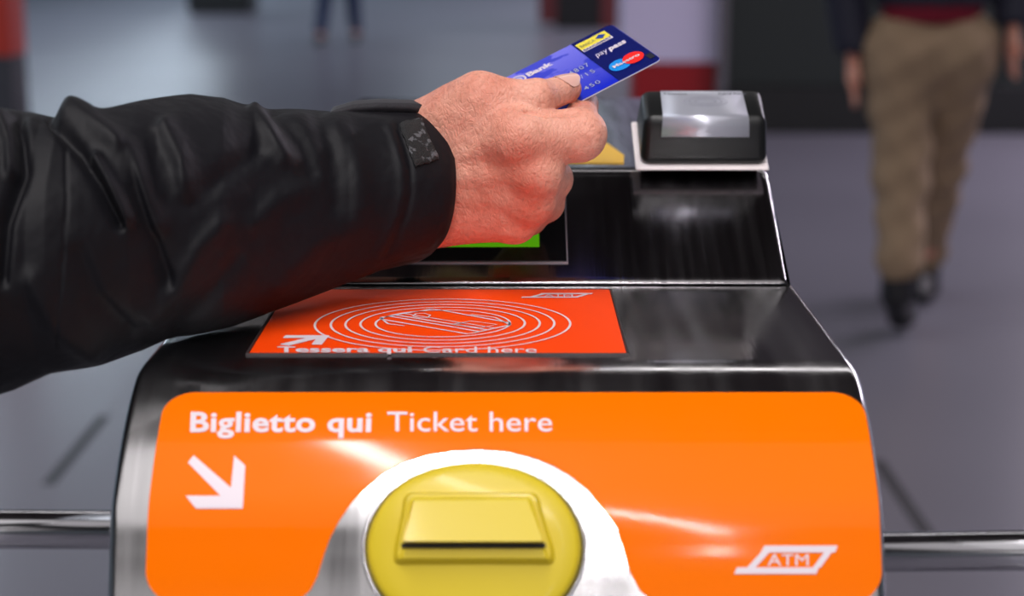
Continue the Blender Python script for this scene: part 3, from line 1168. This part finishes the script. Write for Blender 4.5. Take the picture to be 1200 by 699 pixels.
def hand_fn(p):
    # palm: metacarpal fan, flattened towards the palm
    k = .010
    nd = np.array(FW)
    d = rcone(p, wr0, wr1, .0330, .0300, nd, .70)
    for w_, m_, ra, rb in ((A(497, 180, .830), mcp_i, .0135, .0112), (A(495, 205, .828), mcp_m, .0140, .0112), (A(495, 232, .832), mcp_r, .0135, .0105), (A(493, 256, .834), mcp_p, .0130, .0098)):
        d = smin(d, rcone(p, w_, m_, ra, rb), .012)
    # palm flesh on the far side
    d = smin(d, rcone(p, A(520, 200, .848), A(600, 205, .842), .020, .014), .014)
    # thumb metacarpal with the web to the index
    d = smin(d, rcone(p, A(545, 140, .812), A(590, 148, .806), .0130, .0085), .012)
    # index
    ix = rcone(p, mcp_i, ix_pip, .0126, .0124)
    ix = smin(ix, rcone(p, ix_pip, ix_pip + .0005, .0122, .0122), .004)
    ix2 = smin(rcone(p, ix_pip, ix_dip, .0102, .0082), rcone(p, ix_dip, ix_tip, .0082, .0068), .003)
    ix = smin(ix, ix2, .003)
    d = smin(d, ix, .009)
    th = smin(rcone(p, th_mcp, th_ip, .0102, .0086), rcone(p, th_ip, th_tip, .0084, .0070), .0025)
    th = smin(th, rcone(p, th_ip, th_ip + .001, .0088, .0088), .003)
    th = smin(rcone(p, A(492, 160, .830), th_mcp, .0170, .0108), th, .006)
    # the blend fades out along the thumb so that it stays a digit of its own
    ax = th_tip - th_mcp
    t = np.clip(((p - th_mcp) @ ax) / (ax @ ax), 0, 1)
    kk = .0125 * np.clip(1 - t / .42, 0, 1) ** 1.3 + .0007
    d = smin(d, th, kk)
    # other fingers: away from the camera and curled back to the palm
    for m_, pip, dip, tip, r in ((mcp_m, A(647, 210, .838), A(632, 203, .862), A(606, 200, .862), .0100),
                                 (mcp_r, A(639, 238, .846), A(622, 230, .871), A(598, 226, .866), .0094),
                                 (mcp_p, A(620, 256, .853), A(603, 246, .868), A(584, 242, .862), .0084)):
        f = smin(rcone(p, m_, pip, r * 1.08, r), smin(rcone(p, pip, dip, r, r * .88), rcone(p, dip, tip, r * .88, r * .76), .003), .003)
        d = smin(d, f, .0055) if m_ is mcp_m else smin(d, f, .0045)
    # knuckles: slight rises over the metacarpal heads; tendons
    for m_, r in ((mcp_i, .0098), (mcp_m, .0104), (mcp_r, .0098), (mcp_p, .0090)):
        c_ = m_ - fwn * .003
        d = smin(d, rcone(p, c_, c_ + .0005, r, r), .006)
    for a_, b_ in ((A(520, 188, .811), mcp_i - fwn * .0085), (A(518, 206, .811), mcp_m - fwn * .0088), (A(520, 226, .816), mcp_r - fwn * .0080)):
        d = smin(d, rcone(p, a_, b_, .0022, .0026), .006)
    # crease where the thumb meets the index and web
    g_ = rcone(p, A(618, 133.5, .789), A(672, 131.5, .795), .0022, .0022)
    d = -smin(-d, g_ + .0000, .0025)
    return d


lo = np.array([-.13, .73, .985]); hi = np.array([.06, .91, 1.165])
allp = np.array([wr0, mcp_p, ix_pip, th_ip, th_mcp])
hb = net_object('hand', hand_fn, (wr0[0] - .01, .76, 1.0), (ix_pip[0] + .022, .90, 1.14), .0011, M['skin'], person, relax=3)
tag(hb, 'bare right hand, back to the viewer, pinching the card')
# skin redness, with the red film's bounced light painted in; knuckles and little-finger side
fa = hb.data.attributes.new('flush_bounce', 'FLOAT', 'POINT')
base = person.location
flush_bounce = []
for v in hb.data.vertices:
    x, y = proj(v.co + base)
    f = .42 * math.exp(-(((x - 540) / 75) ** 2 + ((y - 262) / 34) ** 2))
    f += .45 * math.exp(-(((x - 622) / 26) ** 2 + ((y - 225) / 28) ** 2))
    f += .35 * math.exp(-(((x - 618) / 28) ** 2 + ((y - 178) / 16) ** 2))
    f += .22 * math.exp(-(((x - 690) / 18) ** 2 + ((y - 165) / 26) ** 2))
    flush_bounce.append(min(.9, f))
fa.data.foreach_set('value', flush_bounce)

# thumbnail
ta = Vector(th_tip - th_ip).normalized()
tn = (UP * .80 - FW * .60)
tn = (tn - ta * tn.dot(ta)).normalized()
tb = ta.cross(tn)
vs, fs = [], []
NU, NW = 14, 13
c0 = Vector(th_tip) - ta * .0090
for lay in (0, 1):
    for i in range(NU):
        u = i / (NU - 1)
        for j in range(NW):
            w_ = j / (NW - 1) * 2 - 1
            ell = 1 - .35 * (abs(w_) ** 3)
            rr = .00775 - .0010 * u ** 2 - lay * .0007
            ph = w_ * math.radians(58) * (1 - .28 * (2 * u - 1) ** 4)
            al = .0145 * (.5 + (u - .5) * ell)
            vs.append(c0 + ta * al + (tn * math.cos(ph) + tb * math.sin(ph)) * rr)
for i in range(NU - 1):
    for j in range(NW - 1):
        a = i * NW + j
        fs.append((a, a + 1, a + NW + 1, a + NW))
        b = a + NU * NW
        fs.append((b, b + NW, b + NW + 1, b + 1))
me = mesh(vs, fs)
nail = link('thumbnail', me, M['nail'], hb, True)

# ---- the sleeve
stations = [(-1150, 110, 640, .56), (-560, 128, 560, .60), (-430, 118, 540, .62), (-300, 122, 515, .64), (-180, 128, 495, .66), (-80, 134, 478, .675), (0, 131, 463, .687), (17, 129, 458, .690), (61, 137, 438, .698), (84, 128, 434, .702), (117, 132, 427, .708), (167, 121, 412, .722),
            (195, 116, 400, .734), (223, 111, 394, .742), (262, 113, 384, .754), (296, 124, 373, .768), (346, 128, 355, .783), (390, 130, 338, .798), (420, 131, 327, .806),
            (446, 133, 317, .812), (470, 134, 313, .818), (490, 135, 309, .823), (500, 136, 303, .826), (504, 138, 298, .828)]
sxs = [s[0] for s in stations]


def stat(x):
    return tuple(float(np.interp(x, sxs, [s[k] for s in stations])) for k in (1, 2, 3))


folds = [  # polyline in the photo, half width px, height mm
    ([(58, 136), (92, 172), (118, 215), (138, 262)], 7, -5.0),
    ([(84, 130), (128, 160), (150, 178), (168, 215), (186, 262)], 13, 5.0),
    ([(112, 190), (135, 226), (152, 256)], 8, 4.5),
    ([(150, 180), (160, 220), (172, 262), (196, 330)], 9, -3.0),
    ([(195, 150), (215, 190), (222, 226)], 13, 4.0),
    ([(222, 235), (262, 205), (300, 175)], 12, -3.0),
    ([(300, 128), (316, 152), (336, 184)], 10, 3.6),
    ([(318, 130), (350, 165), (362, 200)], 12, -3.0),
    ([(0, 140), (14, 165), (16, 200)], 9, 4.0),
    ([(22, 140), (26, 200), (6, 262), (0, 330)], 8, -4.5),
    ([(180, 372), (214, 330), (238, 288), (262, 262)], 13, 3.4),
    ([(208, 390), (246, 345), (276, 305)], 11, -2.6),
    ([(300, 262), (330, 232), (352, 224)], 14, 2.8),
    ([(330, 330), (370, 290), (420, 262)], 15, 2.2),
    ([(400, 150), (420, 190), (424, 240)], 14, 2.0),
    ([(372, 135), (388, 180), (392, 240)], 12, -2.0),
    ([(40, 330), (70, 380), (110, 410)], 16, 3.2),
    ([(90, 300), (110, 350), (150, 392)], 13, -3.0),
    ([(466, 150), (474, 172), (480, 195), (481, 225), (476, 250), (466, 275), (452, 300)], 4.5, -1.2),
    ([(456, 150), (465, 172), (471, 195), (472, 225), (467, 250), (456, 275), (440, 300)], 6, 1.0),
    ([(76, 165), (79, 240), (72, 320), (68, 400)], 1.8, -.8),
]


def segdist(px, py, pts):
    best = None
    x = np.asarray(px); y = np.asarray(py)
    d = np.full(x.shape, 1e9)
    for (x0, y0), (x1, y1) in zip(pts, pts[1:]):
        ex, ey = x1 - x0, y1 - y0
        t = np.clip(((x - x0) * ex + (y - y0) * ey) / (ex * ex + ey * ey), 0, 1)
        d = np.minimum(d, np.hypot(x - x0 - t * ex, y - y0 - t * ey))
    return d


NSX, NTH = 330, 220
gx = np.concatenate([np.linspace(-1150, -10, 60), np.linspace(-7, 504, NSX - 60)])
th = np.linspace(0, 2 * math.pi, NTH, endpoint=False)
V = np.zeros((NSX, NTH, 3)); Nn = np.zeros((NSX, NTH, 3))
U_, F_, R_a, C_ = (np.array(v) for v in (UP, FW, RT, CAM))
for i, x in enumerate(gx):
    yt, yb, z = stat(x)
    # small smoothing of the outline
    c = np.array(P(x, (yt + yb) / 2, z))
    rv = (yb - yt) / 2 * z / FPX
    rdp = rv * .88
    tilt = .0115 * min(1, max(0, (x - 100) / 350)) + .002
    sq = 1.0
    ct, st_ = np.cos(th), np.sin(th)
    V[i] = c + U_ * (rv * ct)[:, None] - F_ * (rdp * st_)[:, None] + R_a * (tilt * st_)[:, None]
    Nn[i] = U_ * (ct / rv)[:, None] - F_ * (st_ / rdp)[:, None]
    Nn[i] /= np.linalg.norm(Nn[i], axis=1)[:, None]
dd = V - C_
zz = dd @ F_
PX = 600 + FPX * (dd @ R_a) / zz; PYY = 349.5 - FPX * (dd @ U_) / zz
front = np.clip((np.sin(th) + .10) / .35, 0, 1)[None, :]
disp_ = np.zeros((NSX, NTH))
for pts, w_, amp in folds:
    d = segdist(PX, PYY, pts)
    disp_ += amp * .00115 * np.exp(-(d / w_) ** 2)
rng = np.random.RandomState(3)
for _ in range(26):
    kx, kt = rng.uniform(.01, .045), rng.randint(1, 6)
    ph = rng.uniform(0, 6.28)
    disp_ += .00022 * np.sin(kx * gx[:, None] + kt * th[None, :] + ph)
back = (1 - front)
disp_ = disp_ * front + back * .0008 * np.sin(gx[:, None] * .04 + 3 * th[None, :])
V += Nn * disp_[..., None]
verts = V.reshape(-1, 3).tolist()
faces = []
for i in range(NSX - 1):
    for j in range(NTH):
        a = i * NTH + j; b = i * NTH + (j + 1) % NTH
        faces.append((a, b, b + NTH, a + NTH))
# hem: turned edge going back inside
nbase = (NSX - 1) * NTH
axis_c = V[-1].mean(0)
prev = nbase
ax_dir = (V[-1].mean(0) - V[-12].mean(0)); ax_dir /= np.linalg.norm(ax_dir)
for (sc, mv) in ((.992, .0006), (.965, .0008), (.94, -.0003), (.93, -.003), (.90, -.02), (.86, -.05)):
    ring = axis_c + (V[-1] - axis_c) * sc + ax_dir * mv
    st0 = len(verts)
    verts += ring.tolist()
    for j in range(NTH):
        faces.append((prev + j, prev + (j + 1) % NTH, st0 + (j + 1) % NTH, st0 + j))
    prev = st0
faces.append(tuple(range(NTH)))
me = bpy.data.meshes.new('m')
me.from_pydata(verts, [], faces)
bm = bmesh.new(); bm.from_mesh(me); bmesh.ops.recalc_face_normals(bm, faces=bm.faces[:]); bm.to_mesh(me); bm.free()
sleeve = link('sleeve', me, M['fabric'], person, True)
tag(sleeve, 'creased black waterproof jacket sleeve')


def on_sleeve(px, py, off):
    """point of the sleeve's near surface seen at px,py, pushed out by off"""
    k = np.argmin((PX - px) ** 2 + (PYY - py) ** 2 + np.where(np.sin(th)[None, :] < 0, 1e6, 0))
    i, j = divmod(int(k), NTH)
    return Vector(V[i, j] + Nn[i, j] * off), Vector(Nn[i, j])


# hook patch on the cuff (a patch of the cuff surface lifted off it)
def sleeve_patch(name, quad, off, m, nu=14, nv_=12, thick=.0010):
    vs, fs = [], []
    for lay in (off, off - thick):
        for i in range(nu):
            for j in range(nv_):
                u, v = i / (nu - 1), j / (nv_ - 1)
                x = (quad[0][0] * (1 - u) + quad[1][0] * u) * (1 - v) + (quad[3][0] * (1 - u) + quad[2][0] * u) * v
                y = (quad[0][1] * (1 - u) + quad[1][1] * u) * (1 - v) + (quad[3][1] * (1 - u) + quad[2][1] * u) * v
                vs.append(on_sleeve(x, y, lay)[0])
    H = nu * nv_
    for i in range(nu - 1):
        for j in range(nv_ - 1):
            a = i * nv_ + j
            fs.append((a, a + 1, a + nv_ + 1, a + nv_)); fs.append((H + a, H + a + nv_, H + a + nv_ + 1, H + a + 1))
    for i in range(nu - 1):
        for j in (0, nv_ - 1):
            a = i * nv_ + j
            fs.append((a, a + nv_, H + a + nv_, H + a))
    for j in range(nv_ - 1):
        for i in (0, nu - 1):
            a = i * nv_ + j
            fs.append((a, H + a, H + a + 1, a + 1))
    me = mesh(vs, fs)
    bm = bmesh.new(); bm.from_mesh(me); bmesh.ops.recalc_face_normals(bm, faces=bm.faces[:]); bm.to_mesh(me); bm.free()
    return link(name, me, m, sleeve, True)


hp = sleeve_patch('hook_patch', [(468, 148), (494, 144), (515, 186), (487, 197)], .0013, M['velcro'], nu=10, nv_=10, thick=.0011)
tag(hp, 'rough black hook patch with grey lint')

# the tab: a thick rounded strap standing off the top of the cuff
tabpts = rq([(388, 129), (412, 116), (440, 112.5), (494, 115), (503, 121), (497, 131), (470, 135.5), (425, 134), (395, 132)], 5, 4)
yc = 124.0
vs, fs = [], []
# strap as a lofted slab: length along the arm, width towards and away from the camera
LN, WN = 26, 12
def tab_pt(u, v, top):
    x = 390 + (519 - 390) * u
    zc = float(np.interp(x, sxs, [s[3] for s in stations]))
    rnd = 1 - .0 * u
    w_ = v * 2 - 1
    end = math.sqrt(max(0, 1 - max(0, (u - .90) / .10) ** 2 * w_ * w_ * .9))
    depth = zc + .004 + w_ * .021 * (1 - .25 * (1 - u))
    yb_ = float(np.interp(x, [390, 415, 445, 480, 507], [127, 119.5, 117.5, 118.5, 120.5]))
    p = P(x - (1 - end) * 14, yb_, zc) + FW * (depth - zc)
    p += Vector((0, 0, 1)) * (.0014 if top else -.0024)
    p -= Vector((0, 0, 1)) * (.0014 * w_ * w_ + .0058 * (1 - w_) * .5 - .0026)
    return p
for top in (True, False):
    for i in range(LN):
        for j in range(WN):
            vs.append(tab_pt(i / (LN - 1), j / (WN - 1), top))
H = LN * WN
for i in range(LN - 1):
    for j in range(WN - 1):
        a = i * WN + j
        fs.append((a, a + 1, a + WN + 1, a + WN)); fs.append((H + a, H + a + WN, H + a + WN + 1, H + a + 1))
    for j in (0, WN - 1):
        a = i * WN + j
        fs.append((a, a + WN, H + a + WN, H + a))
for j in range(WN - 1):
    for i in (0, LN - 1):
        a = i * WN + j
        fs.append((a, H + a, H + a + 1, a + 1))
me = mesh(vs, fs)
bm = bmesh.new(); bm.from_mesh(me); bmesh.ops.recalc_face_normals(bm, faces=bm.faces[:]); bm.to_mesh(me); bm.free()
tab = link('cuff_tab', me, M['fabric_tab'], sleeve, True)

# ------------------------------------------------------------------ background people
def figure(name, loc, face, joints, mats, label, hem=.93, h=.014):
    """standing / walking adult; joints in metres relative to loc, x to the figure's right of the frame, y away from camera"""
    root = empty(name, loc, label, 'person')
    B = np.array(loc)
    J = {k: B + np.array(v) for k, v in joints.items()}
    def legs(p, m):
        d = None
        for s in 'lr':
            a = rcone(p, J['hip_' + s], J['knee_' + s], .085 + m, .058 + m)
            a = smin(a, rcone(p, J['knee_' + s], J['ankle_' + s] + np.array([0, 0, .045 if m else 0]), .058 + m, .042 + m * 1.3), .03)
            d = a if d is None else smin(d, a, .02)
        return smin(d, rcone(p, J['hip_l'] + np.array([.0, .01, .03]), J['hip_r'] + np.array([0, .01, .03]), .098 + m, .098 + m), .04)
    def torso(p, m):
        d = rcone(p, J['pelvis'], J['chest'], .125 + m, .150 + m, (0, 1, 0), .72)
        return smin(d, rcone(p, J['sh_l'], J['sh_r'], .06 + m, .06 + m), .06)
    def arms(p, m, full=True):
        d = None
        for s in 'lr':
            a = rcone(p, J['sh_' + s], J['elb_' + s], .052 + m, .041 + m)
            a = smin(a, rcone(p, J['elb_' + s], J['wri_' + s], .041 + m, .028 + m * 1.2), .02)
            d = a if d is None else np.minimum(d, a)
        return d
    def hands(p):
        d = None
        for s in 'lr':
            w_ = J['wri_' + s]
            a = rcone(p, w_, w_ + np.array([0, .0, -.085]), .026, .030, (1, 0, 0), .6)
            for q, (dy, L_) in enumerate(((-.027, .060), (-.009, .074), (.009, .078), (.026, .066))):
                a = smin(a, rcone(p, w_ + np.array([0, dy, -.085]), w_ + np.array([.012, dy * 1.1, -.10 - L_]), .0105, .0085), .006)
            a = smin(a, rcone(p, w_ + np.array([0, -.02, -.035]), w_ + np.array([.012, -.058, -.10]), .013, .009), .008)
            d = a if d is None else np.minimum(d, a)
        return d
    def head(p):
        c = J['head']
        d = rcone(p, c + np.array([0, 0, .025]), c + np.array([0, -face * .012, -.045]), .088, .066)
        d = smin(d, rcone(p, c + np.array([0, -face * .085, -.02]), c + np.array([0, -face * .088, -.035]), .012, .015), .015)
        for s in (-1, 1):
            d = smin(d, rcone(p, c + np.array([s * .084, 0, 0]), c + np.array([s * .086, .005, -.03]), .014, .010), .006)
        return smin(d, rcone(p, c - np.array([0, 0, .08]), J['neck'], .052, .058), .03)
    def whole(p):
        d = smin(legs(p, 0), torso(p, 0), .04)
        d = smin(d, arms(p, 0), .02)
        d = smin(d, hands(p), .01)
        d = smin(d, head(p), .02)
        for s in 'lr':
            d = smin(d, rcone(p, J['ankle_' + s], J['toe_' + s], .036, .030), .02)
        return d
    allj = np.array(list(J.values()))
    lo, hi = allj.min(0) - .24, allj.max(0) + .18
    lo[2] = min(lo[2], B[2] - .02)
    net_object('body', whole, lo, hi, h, M['skin'], root)
    cut = B[2] + hem
    def tro(p):
        d = legs(p, .020) + .006 * np.sin(p[..., 2] * 34 + p[..., 0] * 25) * np.sin(p[..., 0] * 38 + p[..., 2] * 11) + .004 * np.sin(p[..., 2] * 61 - p[..., 0] * 40)
        return np.maximum(d, p[..., 2] - (cut + .06))
    net_object('trousers', tro, lo, (hi[0], hi[1], cut + .12), h, mats['trousers'], root)
    def knit(p):
        d = torso(p, .022)
        d = smin(d, rcone(p, J['hip_l'], J['hip_r'], .112, .112), .05)
        return np.maximum(d, (cut - .03) - p[..., 2])
    net_object('sweater', knit, (lo[0], lo[1], cut - .08), hi, h, mats['knit'], root)
    def jack(p):
        d = smin(torso(p, .040), arms(p, .022), .03)
        d = smin(d, rcone(p, J['hip_l'], J['hip_r'], .120, .120), .05)
        top = p[..., 2] - (J['neck'][2] + .04)
        # body of the jacket ends at the hem; its sleeves run to the wrists
        inner = np.abs(p[..., 0] - B[0]) - .215
        low = np.minimum((cut + .022) - p[..., 2], 1)
        bodycut = np.where(inner < 0, low, -1)
        return np.maximum(np.maximum(d, top), bodycut)
    def jack2(p):
        b = smin(torso(p, .040), rcone(p, J['hip_l'], J['hip_r'], .120, .120), .05)
        b = np.maximum(b, (cut + .022) - p[..., 2])
        a = arms(p, .024)
        for s in 'lr':
            w_ = J['wri_' + s]
            a = np.maximum(a, -(np.linalg.norm(p - (w_ - np.array([0, 0, .05])), axis=-1) - .055))
        return np.maximum(smin(b, a, .02), p[..., 2] - (J['neck'][2] + .03))
    net_object('jacket', jack2, lo, hi, h, mats['jacket'], root)
    def hair(p):
        c = J['head']
        d = rcone(p, c + np.array([0, face * .012, .035]), c + np.array([0, face * .03, -.01]), .092, .082)
        return np.maximum(d, -(rcone(p, c + np.array([0, -face * .09, -.02]), c + np.array([0, -face * .1, -.1]), .07, .09)))
    net_object('hair', hair, J['head'] - .16, J['head'] + .17, h, mats['hair'], root)
    for s in 'lr':
        a, t = J['ankle_' + s], J['toe_' + s]
        heel = J['heel_' + s]
        def shoe(p, a=a, t=t, heel=heel):
            d = smin(rcone(p, heel, t, .043, .040), rcone(p, a + np.array([0, 0, .05]), heel, .052, .047), .02)
            d = smin(d, rcone(p, t, t + (t - heel) * .18, .040, .030), .02)
            return np.maximum(d, -(p[..., 2] - (B[2] + .004)))
        l2, h2 = np.minimum(np.minimum(a, t), heel) - .09, np.maximum(np.maximum(a, t), heel) + .12
        so = net_object('shoe', shoe, l2, h2, .007, mats['shoe'], root)
        back_ = heel + (heel - t) / np.linalg.norm(heel - t) * .030
        def heelp(p, c=back_, heel=heel):
            return np.maximum(rcone(p, c, c + np.array([0, 0, .03]), .026, .022), -shoe(p, a, t, heel) - .006)
        net_object('heel_patch', heelp, back_ - .06, back_ + .09, .007, mats['heel'], so)
    return root


# man walking away on the right
gm = G(1062, 391)
base = Vector((gm.x + .03, gm.y + .02, 0))
def rel(px, py, dy=0.0):
    p = PY(px, py, base.y + dy)
    return (p.x - base.x, p.y - base.y, p.z)
J = dict(hip_l=rel(1056, 70), hip_r=rel(1122, 70), knee_l=rel(1056, 208, -.03), knee_r=rel(1100, 195, .20),
         ankle_l=rel(1053, 322, -.10), ankle_r=rel(1082, 318, .42), heel_l=rel(1053, 336, -.11), toe_l=rel(1054, 366, .03))
ax_ = J['ankle_r']
J['ankle_r'] = (ax_[0], .42, .11); J['heel_r'] = (ax_[0], .40, .048); J['toe_r'] = (ax_[0] + .02, .54, .046)
J['toe_l'] = (J['toe_l'][0], .00, .052)
J['heel_l'] = (J['heel_l'][0], -.095, .135)
cxm = (J['hip_l'][0] + J['hip_r'][0]) / 2
J.update(pelvis=(cxm, 0, .98), chest=(cxm, .02, 1.33), sh_l=(cxm - .17, .02, 1.45), sh_r=(cxm + .17, .02, 1.45), neck=(cxm, .02, 1.50), head=(cxm, .0, 1.66))
hl = rel(1000, 56, .02); hr = rel(1188, 22, -.02)
J.update(wri_l=hl, wri_r=hr, elb_l=(cxm - .27, .06, 1.16), elb_r=(cxm + .27, .05, 1.18))
mats_m = dict(trousers=mat('khaki_cotton', lin(146, 122, 98), .85, bump=.6, bump_scale=12, var=.1, var_scale=8), knit=mat('red_knit', lin(120, 14, 40), .9),
              jacket=mat('navy_jacket', lin(24, 24, 44), .7), hair=mat('brown_hair', lin(60, 45, 35), .8), shoe=mat('black_shoe', lin(22, 20, 24), .5), heel=mat('grey_heel', lin(150, 145, 150), .6))
fig1 = figure('person', tuple(base), -1, J, mats_m, 'person walking away on the right in khaki trousers and dark jacket over red knit', hem=.93)

# distant walker in jeans
g2 = G(398, 50)
b2 = Vector((g2.x, g2.y, 0))
s2 = b2.y / math.cos(PITCH) / FPX
J2 = dict(hip_l=(-.09, 0, .92), hip_r=(.09, 0, .92), knee_l=(-.12, -.06, .50), knee_r=(.13, .08, .50), ankle_l=(-.17, -.14, .10), ankle_r=(.15, .16, .10),
          heel_l=(-.17, -.12, .048), toe_l=(-.18, -.26, .046), heel_r=(.15, .18, .048), toe_r=(.16, .04, .046), pelvis=(0, 0, .98), chest=(0, 0, 1.33),
          sh_l=(-.17, 0, 1.45), sh_r=(.17, 0, 1.45), neck=(0, 0, 1.5), head=(0, 0, 1.66), wri_l=(-.26, -.06, .92), wri_r=(.26, .08, .92), elb_l=(-.24, 0, 1.17), elb_r=(.24, .0, 1.17))
mats_2 = dict(trousers=mat('blue_jeans', lin(40, 52, 82), .85), knit=mat('grey_knit', lin(90, 90, 96), .9), jacket=mat('dark_coat', lin(28, 30, 36), .8),
              hair=mat('black_hair', lin(20, 18, 16), .8), shoe=mats_m['shoe'], heel=mat('dark_heel', lin(45, 45, 50), .6))
figure('person', tuple(b2), 1, J2, mats_2, 'distant person in dark blue jeans, only the legs in view', hem=.95, h=.02)

# ------------------------------------------------------------------ background furniture
Mg = dict(black=mat('black_laminate', lin(10, 11, 12), .45), dgreen=mat('dark_green_panel', lin(20, 29, 27), .5), lilac=mat('white_panel', lin(228, 220, 248), .6),
          red=mat('red_panel', lin(165, 6, 22), .5), grey=mat('grey_edge', lin(110, 106, 112), .5), maroon=mat('maroon_panel', lin(92, 28, 30), .6),
          orange_red=mat('orange_red_panel', lin(190, 50, 34), .5), dgrey=mat('dark_grey_base', lin(62, 60, 66), .6))

# black booth behind the walker
gb = G(950, 157)
bx0 = PY(848, 157, gb.y).x; bx1 = PY(1330, 157, gb.y).x
booth = empty('booth', ((bx0 + bx1) / 2, gb.y + .9, 0), 'long black service booth on a black plinth behind the khaki trousers', 'booth')
box('plinth', bx0 + .01, bx1, gb.y, gb.y + 1.8, 0, .27, Mg['black'], booth, .004, 1)
nb = 3
for k in range(nb):
    a = bx0 + (bx1 - bx0) * k / nb; c = bx0 + (bx1 - bx0) * (k + 1) / nb
    box('wall_panel', a + .006, c - .006, gb.y + .03, gb.y + 1.77, .27, 2.25, Mg['dgreen'], booth, .006, 1)
box('corner_post', bx0 - .03, bx0 + .008, gb.y + .01, gb.y + .08, 0, 2.25, Mg['grey'], booth)
box('roof', bx0 - .05, bx1 + .05, gb.y - .05, gb.y + 1.85, 2.25, 2.4, Mg['black'], booth, .01, 1)

# white and red totem beside it
tx0 = PY(727, 120, gb.y + .1).x; tx1 = PY(838, 120, gb.y + .1).x
zr = PY(780, 73, gb.y + .1).z
tot = empty('totem', ((tx0 + tx1) / 2, gb.y + .3, 0), 'white information totem with a red lower band beside the black booth', 'totem')
box('red_band', tx0 + .07, tx1, gb.y + .1, gb.y + .45, .0, zr, Mg['red'], tot, .006, 1)
box('white_body', tx0, tx1 + .01, gb.y + .09, gb.y + .46, zr, 2.1, Mg['lilac'], tot, .006, 1)

# dark kiosk with maroon sides
gk = G(650, 34)
kx0 = PY(632, 30, gk.y).x; kx1 = PY(728, 30, gk.y).x
kio = empty('kiosk', ((kx0 + kx1) / 2, gk.y + .3, 0), 'black ticket kiosk with maroon side panels behind the blue card', 'kiosk')
wk = kx1 - kx0
box('side_panel', kx0, kx0 + wk * .20, gk.y, gk.y + .6, .06, 1.9, Mg['maroon'], kio, .01, 1)
box('side_panel', kx1 - wk * .25, kx1, gk.y, gk.y + .6, .0, 1.9, Mg['maroon'], kio, .01, 1)
box('front_face', kx0 + wk * .20, kx1 - wk * .25, gk.y + .02, gk.y + .6, .0, 1.85, Mg['black'], kio, .01, 1)
box('lid', kx0 - .02, kx1 + .02, gk.y - .02, gk.y + .62, 1.9, 1.96, Mg['black'], kio, .01, 1)

# far dark bin at the top left
gt = G(257, 17)
ux0 = PY(220, 17, gt.y).x; ux1 = PY(294, 17, gt.y).x
bn = empty('vending_machine', ((ux0 + ux1) / 2, gt.y + .35, 0), 'far black machine, only its base in view at the top left', 'machine')
box('machine_body', ux0, ux1, gt.y, gt.y + .7, .05, 1.8, Mg['black'], bn, .01, 1)
box('foot_plinth', ux0 + .03, ux1 - .03, gt.y + .03, gt.y + .67, 0, .05, Mg['dgrey'], bn)

# red and grey post at the left edge
gp = G(8, 150)
px1 = PY(17, 120, gp.y).x; px0 = px1 - .34
pz = PY(8, 66, gp.y).z
po = empty('post', ((px0 + px1) / 2, gp.y + .15, 0), 'post with a red upper half on a dark grey base at the far left', 'post')
box('post_base', px0, px1, gp.y, gp.y + .3, 0, pz, Mg['dgrey'], po, .006, 1)
box('red_panel', px0 - .004, px1 + .004, gp.y - .004, gp.y + .304, pz, 1.9, Mg['orange_red'], po, .006, 1)
